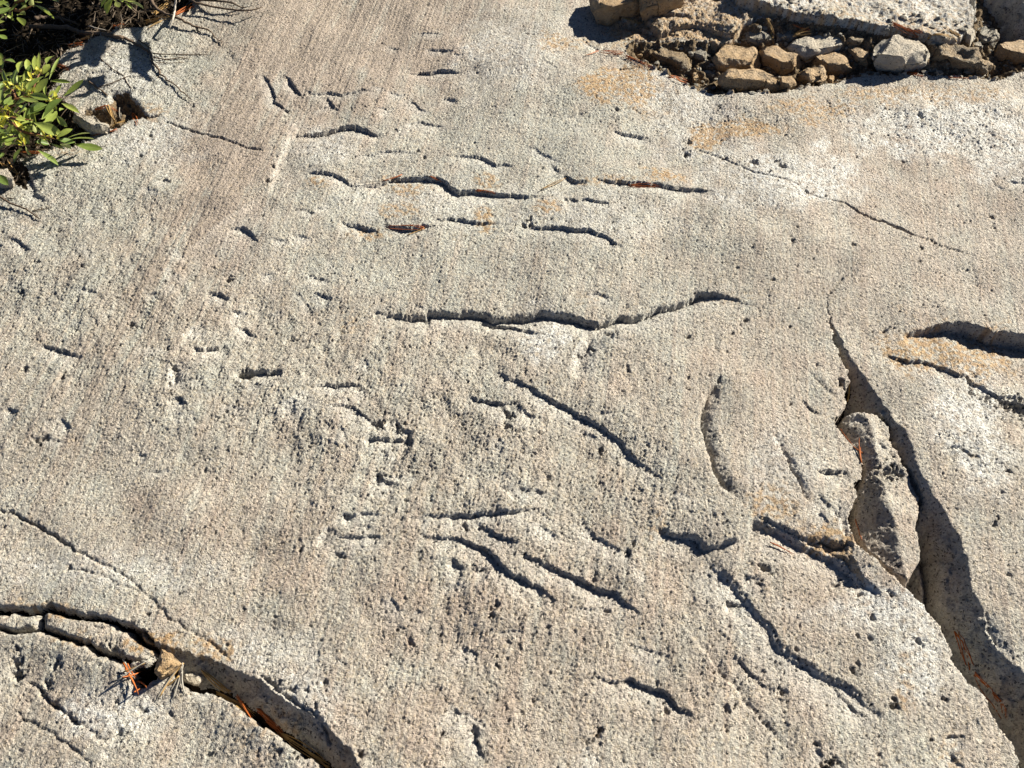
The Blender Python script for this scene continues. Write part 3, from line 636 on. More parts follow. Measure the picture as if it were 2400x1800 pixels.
M_ROCK = granite("granite")
M_SOIL, n, b = new_mat("soil"); N = NB(n); tc = N('TexCoord').outputs['Object']
c = N.ramp(N.noise(tc, 160, 5, .7), [(.3, (.008, .006, .004)), (.55, (.025, .018, .012)), (.75, (.07, .053, .037))])
N.link(c, b.inputs['Base Color']); b.inputs['Roughness'].default_value = .95; b.inputs['Specular IOR Level'].default_value = .1
bp = N('Bump'); bp.inputs['Strength'].default_value = 1; bp.inputs['Distance'].default_value = .004
N.link(N.noise(tc, 260, 5, .7), bp.inputs['Height']); N.link(bp.outputs[0], b.inputs['Normal'])

M_GRIT, n, b = new_mat("grit"); N = NB(n); tc = N('TexCoord').outputs['Object']
c = N.ramp(N.noise(tc, 260, 5, .75), [(.3, (.05, .036, .022)), (.5, (.15, .11, .07)), (.7, (.34, .27, .18))])
N.link(c, b.inputs['Base Color']); b.inputs['Roughness'].default_value = .95; b.inputs['Specular IOR Level'].default_value = .1
bp = N('Bump'); bp.inputs['Strength'].default_value = 1; bp.inputs['Distance'].default_value = .004
N.link(N.noise(tc, 300, 5, .7), bp.inputs['Height']); N.link(bp.outputs[0], b.inputs['Normal'])

# ------------------------------------------------------------------ rock meshes
def tag(o, label=None, cat=None, group=None, kind=None):
    if label: o['label'] = label
    if cat: o['category'] = cat
    if group: o['group'] = group
    if kind: o['kind'] = kind
    return o

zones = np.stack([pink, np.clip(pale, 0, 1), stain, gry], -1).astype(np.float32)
coords = np.stack([X + rng.uniform(-.36, .36, X.shape) * DX, Y + rng.uniform(-.36, .36, X.shape) * DX, Hh], -1).astype(np.float32)
fl = np.minimum.reduce([lab[:-1, :-1], lab[:-1, :-1]])      # a face takes the label of its first corner
FINE = ((np.abs(X) < .60 + .40 * Y + .085) & (Y > .07) & (Y < 1.60))[:-1, :-1]
BLK = 8
nbj, nbi = (NY - 1) // BLK, (NX - 1) // BLK
blk = FINE[:nbj * BLK, :nbi * BLK].reshape(nbj, BLK, nbi, BLK).any(axis=(1, 3))
FINE = np.zeros_like(FINE); FINE[:nbj * BLK, :nbi * BLK] = np.repeat(np.repeat(blk, BLK, 0), BLK, 1)
def rock_mesh(name, labels, mat):
    m = np.isin(fl, labels) & FINE; jj, ii = np.nonzero(m)
    if len(jj) == 0:
        return None
    a = jj * NX + ii; quads = np.stack([a, a + 1, a + NX + 1, a + NX], -1)
    used, inv = np.unique(quads, return_inverse=True); inv = inv.reshape(-1).astype(np.int32)
    me = bpy.data.meshes.new(name); nv, nf = len(used), len(jj)
    me.vertices.add(nv); me.loops.add(nf * 4); me.polygons.add(nf)
    me.vertices.foreach_set('co', coords.reshape(-1, 3)[used].ravel())
    me.loops.foreach_set('vertex_index', inv)
    me.polygons.foreach_set('loop_start', np.arange(nf, dtype=np.int32) * 4)
    me.polygons.foreach_set('use_smooth', np.ones(nf, bool))
    me.update(calc_edges=True)
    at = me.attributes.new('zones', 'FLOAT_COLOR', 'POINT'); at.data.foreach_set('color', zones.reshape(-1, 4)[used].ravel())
    me.materials.append(mat)
    o = bpy.data.objects.new(name, me); COL.objects.link(o); return o

# far ground: weathered bedrock going on beyond the surveyed patch
def outer_ground():
    bm = bmesh.new(); R = 12
    x0, x1, y0, y1 = GX[0], GX[-1], GY[0], GY[-1]
    def patch(ax, bx, ay, by, nx, ny):
        vsx = [[bm.verts.new((ax + (bx - ax) * i / nx, ay + (by - ay) * j / ny, 0)) for i in range(nx + 1)] for j in range(ny + 1)]
        for j in range(ny):
            for i in range(nx):
                bm.faces.new((vsx[j][i], vsx[j][i + 1], vsx[j + 1][i + 1], vsx[j + 1][i]))
    patch(-R, R, -R, y0, 120, 60); patch(-R, R, y1, R, 120, 60); patch(-R, x0, y0, y1, 60, 10); patch(x1, R, y0, y1, 60, 10)
    nx_ = [[None] * (nbi + 1) for _ in range(nbj + 1)]
    def cv(j, i):
        if nx_[j][i] is None:
            J, I = min(j * BLK, NY - 1), min(i * BLK, NX - 1)
            if j == nbj: J = NY - 1
            if i == nbi: I = NX - 1
            nx_[j][i] = bm.verts.new((GX[I], GY[J], float(Hh[J, I]) - .0006))
        return nx_[j][i]
    for j in range(nbj):
        for i in range(nbi):
            if not blk[j, i] or j == nbj - 1 or i == nbi - 1:
                bm.faces.new((cv(j, i), cv(j, i + 1), cv(j + 1, i + 1), cv(j + 1, i)))
    for v in bm.verts:
        if x0 - 1e-4 <= v.co.x <= x1 + 1e-4 and y0 - 1e-4 <= v.co.y <= y1 + 1e-4 and v.co.z != 0: continue
        d = max(x0 - v.co.x, v.co.x - x1, y0 - v.co.y, v.co.y - y1, 0)
        v.co.z = (mn.noise(Vector((v.co.x * .5, v.co.y * .5, 3))) * .12 + mn.noise(Vector((v.co.x * 2, v.co.y * 2, 7))) * .03) * min(1, d / .8)
    for f in bm.faces:
        f.smooth = True
    me = bpy.data.meshes.new("bedrock_ground"); bm.to_mesh(me); bm.free()
    me.materials.append(granite("weathered_granite", attr=False, base=(.38, .34, .29), stain_c=.15))
    o = bpy.data.objects.new("bedrock_ground", me); COL.objects.link(o); o['kind'] = 'structure'
outer_ground()
tag(rock_mesh("rock_slab", [MAIN], M_ROCK), "broad pale granite slab with curved chatter marks and pinkish glacier polish filling the middle", "rock slab")
tag(rock_mesh("rock_slab", [RIGHT], M_ROCK), "granite slab beyond the open cleft, with a deep shaded overhang cut into it", "rock slab")
tag(rock_mesh("rock_slab", [LOWER], M_ROCK), "granite slab below the needle-filled trench in the lower corner", "rock slab")
tag(rock_mesh("rock_fragment", [FRA], M_ROCK), "short squarish rock piece in the joint, cut off by the frame edge", "rock fragment")
tag(rock_mesh("rock_fragment", [FRB], M_ROCK), "long thin rock strip between two parallel cracks, yellowed at its tip", "rock fragment")
tag(rock_mesh("rock_fragment", [FRC], M_ROCK), "tiny yellowish rock chip wedged above the tip of the long rock strip", "rock fragment")
tag(rock_mesh("wedge_stone", [WDG], M_ROCK), "long ridged grey stone jammed upright in the open cleft between the two big slabs", "stone")
tag(rock_mesh("rock_ledge", [TOP1], M_ROCK), "smooth pale ledge at the back, topmost of the stepped rock layers", "rock ledge")
tag(rock_mesh("rock_ledge", [TOP2], M_ROCK), "ochre stained middle ledge stepped below the smooth pale ledge", "rock ledge")
tag(rock_mesh("rock_ledge", [TOP3], M_ROCK), "low tan ledge at the edge of the rubble trough, with dark undercut front", "rock ledge")
tag(rock_mesh("rock_fragment", [NOSE], M_ROCK), "broken orange-yellow rock nose beside the wedge stone in the cleft", "rock fragment")
tag(rock_mesh("rock_ledge", [SHR], M_ROCK), "steep blue-grey shaded rock in the far corner beside the pale ledge", "rock ledge")
rock_mesh("soil_ground", [DIRT], M_SOIL)['kind'] = 'structure'
rock_mesh("grit_ground", [GRT], M_GRIT)['kind'] = 'structure'
rock_mesh("crack_floor", [CRK], M_SOIL)['kind'] = 'structure'

# ------------------------------------------------------------------ loose stones
M_ST = [granite("rubble_tan", False, (.44, .29, .145), .8, .35, 1.3, 3), granite("rubble_grey", False, (.25, .235, .20), .25, .5, 1.3, 5),
        granite("rubble_pale", False, (.52, .47, .39), .3, .5, 1.2, 8), granite("rubble_brown", False, (.27, .19, .10), .6, .4, 1.5, 11)]

def stone(out_px, frac, mat, label, name='loose_stone', rnd=.10, amp=.04, group=None, zoff=0.0, cat='stone', parent=None, lift=0.0, sub=.004):
    r = random.Random(hash(label) % 9973 if False else sum(map(ord, label)))
    pts = [(p[0], p[1]) for p in pl(out_px)]
    cx = sum(p[0] for p in pts) / len(pts); cy_ = sum(p[1] for p in pts) / len(pts)
    pts = [(cx + (x - cx) * 1.08, cy_ + (y - cy_) * 1.10) for x, y in pts]
    ys = [p[1] for p in pts]; y0, y1 = min(ys), max(ys)
    base = P2T(cx, y1 - 1); zb = base.z + zoff + lift
    dep = math.hypot(base.y, CAM_H); a = math.atan2(CAM_H, base.y)
    dpx = frac * .8 * (y1 - y0); hgt = dpx * dep / F / math.cos(a)
    def ring(t, s):
        ya, yb = y0 + dpx * (1 - t), y1 - dpx * t; cy = (ya + yb) / 2; res = []
        for x, y in pts:
            yy = ya + (y - y0) / max(y1 - y0, 1e-6) * (yb - ya)
            xx = cx + (x - cx) * s * r.uniform(.95, 1.03); yy = cy + (yy - cy) * s * r.uniform(.95, 1.03)
            res.append(P2G(xx, yy, zb + hgt * t * r.uniform(.94, 1.04)))
        return res
    V = ring(0.02, .90) + ring(.5, 1.0) + ring(1.0, .80)
    V += [v - Vector((0, 0, .012)) for v in ring(0, .8)]
    bm = bmesh.new()
    for v in V:
        bm.verts.new(v)
    res = bmesh.ops.convex_hull(bm, input=bm.verts)
    bmesh.ops.delete(bm, geom=[g for g in set(res['geom_interior'] + res['geom_unused']) if isinstance(g, bmesh.types.BMVert)], context='VERTS')
    cc = sum((v.co for v in bm.verts), Vector()) / len(bm.verts)
    for _ in range(7):
        nn = Vector((r.uniform(-1, 1), r.uniform(-1, 1), r.uniform(-.1, 1.1))).normalized()
        ext = max((v.co - cc).dot(nn) for v in bm.verts); 
        rs = bmesh.ops.bisect_plane(bm, geom=bm.verts[:] + bm.edges[:] + bm.faces[:], plane_co=cc + nn * ext * r.uniform(.80, .94), plane_no=nn, clear_outer=True)
        ed = [e for e in rs['geom_cut'] if isinstance(e, bmesh.types.BMEdge)]
        if ed: bmesh.ops.holes_fill(bm, edges=ed)
    bmesh.ops.dissolve_limit(bm, angle_limit=math.radians(14), verts=bm.verts, edges=bm.edges)
    size = (max(p[0] for p in pts) - min(p[0] for p in pts)) * dep / F
    bmesh.ops.bevel(bm, geom=list(bm.edges), offset=size * rnd * .22, offset_type='OFFSET', segments=2, profile=.6, affect='EDGES', clamp_overlap=True)
    bmesh.ops.triangulate(bm, faces=bm.faces)
    tgt = max(sub, size / 40)
    for _ in range(5):
        lg = [e for e in bm.edges if e.calc_length() > tgt * 1.6]
        if not lg:
            break
        bmesh.ops.subdivide_edges(bm, edges=lg, cuts=1, use_grid_fill=False)
        bmesh.ops.triangulate(bm, faces=[f for f in bm.faces if len(f.verts) > 3])
    bm.normal_update(); off = Vector((r.uniform(0, 50), r.uniform(0, 50), r.uniform(0, 50)))
    for v in list(bm.verts):
        q = v.co / size
        k = (mn.fractal(q * 3.2 + off, 1.0, 2.0, 4) * amp * 1.2 - abs(mn.noise(q * 6 + off)) * amp * .7) * size + mn.noise(v.co * 190 + off) * .0007 + mn.noise(v.co * 90 + off) * .0008
        v.co += v.normal * k
    for f in bm.faces:
        f.smooth = True
    ctr = Vector((base.x, base.y, zb))
    bmesh.ops.translate(bm, verts=bm.verts, vec=-ctr)
    bm.normal_update()
    me = bpy.data.meshes.new(name); bm.to_mesh(me); bm.free(); me.materials.append(mat)
    o = bpy.data.objects.new(name, me); o.location = ctr; COL.objects.link(o)
    tag(o, label, cat, group or "loose stones in the rubble trough"); return o

TAN, GREY, PALE, BROWN = M_ST
stone("C 1222,385 1250,300 1300,240 1400,225 1500,240 1570,285 1610,330 1603,390 1560,432 1450,462 1330,442 1250,425", .42, PALE, "large rounded whitish stone sitting in the rubble trough", rnd=.16)
stone("C 1620,310 1700,290 1780,285 1860,312 1930,350 1990,430 1980,480 1900,497 1800,472 1700,422 1630,382", .48, BROWN, "rough dark brown stone between the rounded white stone and the pale-topped block", rnd=.14, amp=.08)
stone("C 235,452 330,445 430,458 530,458 620,492 632,590 540,598 380,592 258,578 235,520", .5, TAN, "long flat tan block at the front edge of the rubble", rnd=.06, zoff=-.004)
stone("C 165,322 270,285 420,283 470,290 500,360 515,440 440,462 330,452 230,442 190,380", .34, TAN, "big blocky ochre stone standing right behind the long flat tan block", rnd=.08, zoff=.004)
stone("C 490,295 580,295 680,330 772,370 780,412 740,472 640,488 580,452 520,402", .5, TAN, "tan stone with a blue-grey hollow in its top face, middle of the pile", rnd=.06, zoff=.002)
stone("C 640,292 760,255 900,235 1000,212 1040,230 1052,300 1000,342 900,352 800,377 740,342", .3, PALE, "wide pale stone lying behind the middle of the rubble", rnd=.08, zoff=.006)
stone("C 830,392 920,360 1030,335 1070,370 1120,450 1100,482 1000,492 940,482 900,422", .5, TAN, "wedge shaped tan stone with a pointed top in front of the wide pale stone", rnd=.05)
stone("C 745,472 800,420 870,410 920,440 935,500 900,547 830,552 790,522", .4, TAN, "knobbly yellowish stone at the front of the pile, second from the long block", rnd=.16, amp=.08, zoff=-.004)
stone("C 1050,300 1130,290 1190,312 1230,422 1200,442 1140,422 1090,362", .45, TAN, "tan chipped stone leaning beside the rounded white stone", rnd=.06)
stone("C 370,222 420,205 510,180 560,222 590,280 500,292 400,272", .35, GREY, "grooved greenish grey stone behind the blocky ochre stone", rnd=.06, zoff=.002)
stone("C 590,212 640,190 700,195 740,240 690,272 620,277", .4, GREY, "dark grey lump beside the bundle of pale pine needles", rnd=.16, amp=.08)
stone("d 1400,700 1480,600 1560,565 1620,620 1650,700 1620,810 1540,790", .4, GREY, "dark charcoal stone leaning between the brown stone and the blocky ochre stone", rnd=.08)
stone("d 900,720 980,650 1080,620 1180,650 1260,680 1400,720 1480,790 1495,880 1440,960 1360,970 1200,880 1000,800", .45, BROWN, "oblong mossy brown stone, first of the rubble from the ochre patch", rnd=.13, amp=.06, zoff=-.004)
stone("C 620,495 680,488 730,500 737,560 690,578 630,560", .45, TAN, "small squarish tan stone beside the end of the long flat block", rnd=.08, zoff=-.004)
stone("C 60,470 90,460 110,530 70,542", .4, TAN, "little upright orange chip below the oblong mossy stone", rnd=.08)
stone("C 108,450 180,455 228,482 210,502 130,492", .4, GREY, "small grey stone in front of the charcoal stone", rnd=.1)
stone("C 945,490 985,485 975,540 940,532", .4, TAN, "tiny tan chip beside the knobbly yellowish stone", rnd=.08)
stone("C 1040,232 1150,220 1192,270 1130,292 1060,292", .4, BROWN, "crumbly layered brown stone above the chipped tan stone", rnd=.1, amp=.1)
stone("C 1820,190 1890,175 1897,210 1862,302 1832,272", .5, PALE, "upright bright white shard standing under the corner of the pale ledge", rnd=.06)
stone("C 1890,180 1960,165 2040,192 2052,240 2000,292 1930,272", .4, GREY, "crumbly grey stone beside the upright white shard", rnd=.14, amp=.1)
stone("C 2008,312 2090,270 2212,250 2300,260 2300,430 2212,412 2100,392 2022,342", .45, TAN, "flat stone with a smooth cream top at the frame edge of the trough", rnd=.05)
stone("C 1870,282 1930,260 1942,320 1890,322", .4, GREY, "little grey stone under the crumbly grey one", rnd=.12)
stone("C 1640,452 1680,455 1692,482 1650,492", .4, GREY, "tiny dark pebble in front of the rough brown stone", rnd=.12)
stone("C 1575,440 1640,430 1645,462 1600,465", .4, GREY, "tiny dark pebble touching the rounded white stone", rnd=.12)
stone("d 720,700 800,650 870,640 880,690 790,760 730,760", .35, TAN, "small crumbly tan stone at the top of the oblong mossy stone", rnd=.1, amp=.1)
stone("B 1905,-60 1950,10 1948,95 2060,70 2140,22 2230,-30 2230,-120", .5, TAN, "back half of the tan boulder, cut off by the upper frame edge", name='boulder', rnd=.05, group="boulder halves at the upper frame edge", cat='boulder', lift=.012)
stone("B 1617,-90 1612,40 1640,118 1720,138 1900,88 1945,55 1952,-20 1930,-110", .42, TAN, "squared tan boulder resting on the ledge edge and throwing a dark blue shadow", name='boulder', rnd=.05, group="boulder halves at the upper frame edge", cat='boulder', lift=.004)
stone("G 1050,888 1110,925 1172,978 1100,1042 1030,1082 1005,1042 1022,962", .07, TAN, "triangular yellow-tan stone wedged over the hole in the lower joint", rnd=.04, group="stones in the lower joint", lift=.012)
stone("G 1195,1042 1290,1025 1317,1080 1282,1127 1200,1112", .12, PALE, "small lumpy cream stone next to the grey needle tuft", rnd=.14, amp=.1, group="stones in the lower joint", lift=.004)
stone("A 470,742 540,725 600,760 710,830 692,852 590,862 530,822", .45, PALE, "pale pointed stone lying under the green shrub", rnd=.05, group="stones by the shrub", lift=.018)
stone("A -60,1085 0,1080 60,1100 85,1150 70,1182 0,1190 -60,1180", .4, PALE, "rounded cream stone at the frame edge below the shrub", rnd=.14, group="stones by the shrub", lift=.012)

# gravel in the trough
def bits_mesh(name, mat, items, kind='stuff', label=None, cat=None):
    bm = bmesh.new()
    for p, s, q in items:
        r_ = bmesh.ops.create_icosphere(bm, subdivisions=1, radius=s)
        for v in r_['verts']:
            k = 1 + mn.noise(v.co * 260 + p * 900) * .55
            v.co = Vector((v.co.x * k * q, v.co.y * k, v.co.z * k * .7)) + p
    me = bpy.data.meshes.new(name); bm.to_mesh(me); bm.free(); me.materials.append(mat)
    o = bpy.data.objects.new(name, me); COL.objects.link(o); o['kind'] = kind; tag(o, label, cat); return o
R = random.Random(5); it = []
tp = [(a, b) for a, b, *_ in TROUGH]
while len(it) < 700:
    q = (R.uniform(1480, 2460), R.uniform(20, 225)); v = P2G(*q)
    if inside(tp, np.array([v.x]), np.array([v.y]))[0]:
        it.append((Vector((v.x, v.y, hz(v.x, v.y) + .0008)), R.choice((.0015, .002, .002, .003, .0045)), R.uniform(.8, 1.5)))
bits_mesh("gravel", GREY, it, label="fine gravel and grit on the floor of the rubble trough", cat="gravel")

# ------------------------------------------------------------------ needles, twigs, leaves
def simple(name, col, var=.35, rough=.6, scale=60):
    m, n, b = new_mat(name); N = NB(n)
    oi = N('ObjectInfo').outputs['Random']; gi = N('NewGeometry').outputs['Random Per Island']
    k = N.math('FRACT', N.math('ADD', oi, gi))
    tc = N('TexCoord').outputs['Object']
    c = N.mix(N.math('MULTIPLY', k, var), col, tuple(x * .35 for x in col))
    c = N.mix(.35, c, N.ramp(N.noise(tc, scale, 3), [(.3, .25), (.7, .75)]), 'OVERLAY')
    N.link(c, b.inputs['Base Color']); b.inputs['Roughness'].default_value = rough; b.inputs['Specular IOR Level'].default_value = .3
    return m
M_ORANGE = simple("needle_orange", (.42, .115, .025), .6)
M_TANN = simple("needle_tan", (.45, .28, .10), .5)
M_GREYN = simple("needle_grey", (.36, .33, .28), .5)
M_BARK = simple("bark", (.12, .085, .06), .5, .9, 300)
M_GBARK = simple("bark_grey", (.42, .38, .33), .3, .9, 300)

def tube(bm, pts, r0, r1, sides=5, tip=True):
    n_ = len(pts); rings = []
    for i, p in enumerate(pts):
        t = (pts[min(i + 1, n_ - 1)] - pts[max(i - 1, 0)]).normalized()
        u = t.cross(Vector((0, 0, 1)) if abs(t.z) < .95 else Vector((1, 0, 0))).normalized(); v = t.cross(u)
        r = r0 + (r1 - r0) * i / (n_ - 1)
        if tip and i == n_ - 1: r *= .3
        rings.append([bm.verts.new(p + (u * math.cos(k * 2 * math.pi / sides) + v * math.sin(k * 2 * math.pi / sides)) * r) for k in range(sides)])
    for i in range(n_ - 1):
        for k in range(sides):
            bm.faces.new((rings[i][k], rings[i][(k + 1) % sides], rings[i + 1][(k + 1) % sides], rings[i + 1][k]))
    bm.faces.new(rings[0][::-1]); bm.faces.new(rings[-1])

def bez(a, b, bend, n_=6):
    d = b - a; s = Vector((-d.y, d.x, 0)) * bend
    return [a + d * t + s * (4 * t * (1 - t)) for t in [i / n_ for i in range(n_ + 1)]]

def link_mesh(name, bm, mat, parent=None, loc=None, smooth=True):
    bmesh.ops.recalc_face_normals(bm, faces=bm.faces)
    if smooth:
        for f in bm.faces: f.smooth = True
    if loc is not None:
        bmesh.ops.translate(bm, verts=bm.verts, vec=-loc)
    me = bpy.data.meshes.new(name); bm.to_mesh(me); bm.free(); me.materials.append(mat)
    o = bpy.data.objects.new(name, me); COL.objects.link(o)
    if loc is not None: o.location = loc
    if parent: o.parent = parent
    return o

RN = random.Random(21)
def needle(x0, y0, x1, y1, mat, label, group, up=.0015, up2=None, bend=None, rad=.00065):
    a, b = P2T(x0, y0), P2T(x1, y1)
    a.z += up; b.z += up if up2 is None else up2
    if up2 is not None:                      # raised tip: keep the surveyed direction, lifted off the rock
        b = P2G(x1, y1, b.z)
    pts = bez(a, b, RN.uniform(-.07, .07) if bend is None else bend)
    for p in pts[1:-1]:
        p.z = max(p.z, hz(p.x, p.y) + rad)
    bm = bmesh.new(); tube(bm, pts, rad, rad * .55, 4)
    return tag(link_mesh("pine_needle", bm, mat, loc=a.copy()), label, "pine needle", group)

def bundle(key, x0, y0, x1, y1, n_, spread, mat, label, group, **kw):
    for _ in range(n_):
        a = px(key, x0 + RN.uniform(-spread, spread) * .5, y0 + RN.uniform(-spread, spread) * .5)
        b = px(key, x1 + RN.uniform(-spread, spread), y1 + RN.uniform(-spread, spread))
        if RN.random() < .3: a, b = b, a
        needle(a[0], a[1], b[0], b[1], mat, label, group, up=RN.uniform(.001, .004), **kw)

bundle('d', 60, 735, 230, 680, 2, 18, M_ORANGE, "orange needle lying flat on the rock at the start of the rubble", "needles by the rubble")
bundle('d', 250, 690, 560, 705, 5, 25, M_ORANGE, "orange needle lying flat on the rock at the start of the rubble", "needles by the rubble")
bundle('d', 580, 740, 900, 880, 6, 45, M_ORANGE, "orange needle lying flat on the rock at the start of the rubble", "needles by the rubble")
bundle('d', 1150, 1000, 1410, 1085, 5, 28, M_ORANGE, "orange needle in the shadow under the oblong mossy stone", "needles under the mossy stone")
bundle('d', 500, 240, 780, 330, 3, 25, M_TANN, "tan needle in the gap below the squared boulder", "needles below the boulder")
bundle('e', 1220, 470, 1400, 400, 7, 60, M_TANN, "pale tan needle in the fan behind the wide pale stone", "fan of pale needles", up2=.012)
bundle('e', 1200, 330, 1450, 430, 3, 30, M_ORANGE, "thin brown needle crossing the fan of pale needles", "brown needles on the fan")
bundle('e', 870, 260, 950, 420, 4, 25, M_TANN, "olive needle poking up behind the grooved grey stone", "needles behind the grooved stone", up2=.004)
bundle('e', 920, 420, 965, 580, 2, 15, M_TANN, "olive needle poking up behind the grooved grey stone", "needles behind the grooved stone")
bundle('e', 1360, 810, 1550, 720, 3, 18, M_TANN, "tan needle lying across the wedge shaped stone", "needles on the wedge shaped stone")
bundle('f', 290, 180, 500, 280, 9, 28, M_ORANGE, "rust needle in the bundle above the rounded white stone", "rust needles above the white stone")
bundle('f', 560, 290, 740, 300, 8, 28, M_TANN, "straw coloured needle behind the rough brown stone", "straw needles")
bundle('f', 700, 230, 780, 270, 6, 20, M_TANN, "straw coloured needle behind the rough brown stone", "straw needles")
bundle('f', 280, 520, 500, 560, 6, 22, M_ORANGE, "rust needle in front of the rounded white stone", "rust needles before the white stone")
bundle('f', 380, 530, 490, 520, 3, 12, M_ORANGE, "rust needle in front of the rounded white stone", "rust needles before the white stone")
bundle('f', 705, 580, 850, 590, 2, 8, M_ORANGE, "orange needle on the lip below the rough brown stone", "needles on the trough lip")
bundle('f', 880, 592, 980, 560, 2, 8, M_GREYN, "whitish needle on the lip below the rough brown stone", "white needles on the trough lip")
bundle('f', 1080, 270, 1150, 230, 3, 14, M_GREYN, "whitish needle on the crumbly grey stone", "needles on the crumbly grey stone", up2=.004)
bundle('B', 870, 1235, 1000, 1255, 4, 10, M_ORANGE, "orange needle in the longest upper chatter mark", "needles in the chatter marks")
bundle('B', 270, 1175, 395, 1140, 2, 8, M_ORANGE, "orange needle in the longest upper chatter mark", "needles in the chatter marks")
bundle('B', 120, 1195, 270, 1180, 1, 6, M_GREYN, "pale thin needle at the tail of the longest upper chatter mark", "pale needle in a chatter mark")
bundle('B', 570, 1150, 660, 1185, 2, 6, M_ORANGE, "orange needle in the longest upper chatter mark", "needles in the chatter marks")
bundle('B', 1290, 1240, 1450, 1165, 2, 6, M_TANN, "tan needle bridging the gap between two chatter marks", "tan needle between chatter marks")
bundle('B', 1860, 1208, 2060, 1215, 5, 10, M_ORANGE, "orange needle in the straight chatter mark nearest the long crack", "needles in the straight mark")
bundle('B', 290, 1480, 540, 1488, 3, 10, M_ORANGE, "orange needle in the lower left chatter mark", "needles in the lower mark")
bundle('B', 425, 1528, 540, 1485, 2, 6, M_TANN, "tan needle angled out of the lower left chatter mark", "tan needle at the lower mark")
needle(*px('j', 380, 290), *px('j', 362, 80), M_ORANGE, "orange needle standing upright in the cleft beside the wedge stone", "needles in the cleft", up2=.02, rad=.0010)
needle(*px('j', 375, 270), *px('j', 372, 150), M_ORANGE, "orange needle standing upright in the cleft beside the wedge stone", "needles in the cleft", up2=.012, rad=.0009)
needle(*px('j', 385, 200), *px('j', 310, 140), M_ORANGE, "orange needle standing upright in the cleft beside the wedge stone", "needles in the cleft", up2=.008, rad=.0009)
needle(*px('j', 220, 20), *px('j', 320, 150), M_ORANGE, "orange needle on the slab edge above the wedge stone", "needles along the slab edge")
needle(*px('j', 330, 690), *px('j', 380, 860), M_ORANGE, "dark orange needle deep between slab and wedge stone", "deep needles in the cleft")
needle(*px('F', 1065, 950), *px('F', 1085, 820), M_TANN, "tan stem crossing the notch at the head of the cleft", "stem at the cleft head", up2=.004, rad=.0012)
bundle('I', 560, 200, 720, 290, 2, 8, M_ORANGE, "orange needle along the dark step under the overhanging block", "needles under the block")
bundle('l', 760, 240, 860, 520, 5, 34, M_ORANGE, "rust needle in the deep lower part of the cleft", "rust needles in the deep cleft")
bundle('l', 900, 570, 1100, 900, 5, 44, M_ORANGE, "rust needle in the deep lower part of the cleft", "rust needles in the deep cleft")
for a in [((185, 255), (270, 470)), ((200, 300), (260, 440)), ((180, 360), (290, 298)), ((265, 470), (285, 420)), ((285, 390), (330, 420)), ((215, 260), (250, 345))]:
    needle(*px('g', *a[0]), *px('g', *a[1]), M_ORANGE, "bright orange needle crossed with others over the hole in the joint", "orange needles over the hole", up=.012, up2=.012, rad=.0010)
needle(*px('g', 185, 228), *px('g', 240, 350), M_GREYN, "pale needle among the orange ones over the hole", "pale needles over the hole", up=.014, up2=.012, rad=.0009)
needle(*px('g', 135, 385), *px('g', 320, 225), M_GREYN, "pale needle among the orange ones over the hole", "pale needles over the hole", up=.010, up2=.016, rad=.0010)
needle(*px('g', 180, 320), *px('g', 320, 235), M_TANN, "pale needle among the orange ones over the hole", "pale needles over the hole", up=.010, up2=.016, rad=.0010)
bundle('g', 750, 290, 940, 460, 6, 22, M_TANN, "brown needle lying in the dark trench of the lower joint", "needles in the lower trench")
bundle('g', 860, 460, 1120, 620, 10, 26, M_TANN, "brown needle lying in the dark trench of the lower joint", "needles in the lower trench")
bundle('g', 1000, 480, 1130, 660, 3, 16, M_ORANGE, "orange needle lying in the dark trench of the lower joint", "orange needles in the lower trench")
bundle('h', 20, 440, 240, 680, 7, 34, M_ORANGE, "orange needle lying in the dark trench of the lower joint", "orange needles in the lower trench")
bundle('h', 200, 640, 640, 940, 10, 26, M_TANN, "brown needle lying in the dark trench of the lower joint", "needles in the lower trench")
bundle('h', 100, 540, 180, 610, 4, 10, M_ORANGE, "orange needle lying in the dark trench of the lower joint", "orange needles in the lower trench")
bundle('a', 720, 230, 900, 300, 9, 34, M_ORANGE, "red-orange needle in the loose bundle at the tip of the shrub", "needles at the shrub tip")
bundle('a', 1240, 820, 1530, 860, 4, 14, M_ORANGE, "orange needle in the hollow behind the pale pointed stone", "needles in the small hollow")
bundle('a', 1400, 780, 1500, 1010, 7, 40, M_TANN, "straw needle in the hollow behind the pale pointed stone", "straw needles in the small hollow")
bundle('a', 1450, 1050, 1640, 960, 4, 20, M_TANN, "straw needle in the hollow behind the pale pointed stone", "straw needles in the small hollow")
bundle('a', 1720, 870, 1790, 1020, 3, 14, M_ORANGE, "orange needle in the hollow behind the pale pointed stone", "needles in the small hollow")
bundle('a', 1210, 1150, 1530, 1095, 5, 16, M_ORANGE, "rust needle below the pale pointed stone", "needles below the pointed stone")
bundle('a', 1560, 810, 1575, 960, 2, 6, M_GREYN, "white needle upright in the hollow behind the pale pointed stone", "white needle in the small hollow")
bundle('c', 310, 300, 680, 250, 10, 36, M_TANN, "tan needle on the rock where the dead branch crosses", "needles at the dead branch")
bundle('c', 370, 390, 560, 290, 3, 14, M_TANN, "tan needle on the rock where the dead branch crosses", "needles at the dead branch")
bundle('c', 720, 210, 960, 70, 8, 26, M_ORANGE, "bright orange needle at the edge of the soil by the dead branch", "orange needles at the soil edge")
bundle('c', 420, 230, 660, 60, 8, 40, M_TANN, "brown needle at the edge of the soil by the dead branch", "brown needles at the soil edge")
bundle('b', 1110, 750, 1340, 720, 5, 22, M_ORANGE, "orange needle on the soil edge above the shrub", "needles above the shrub")
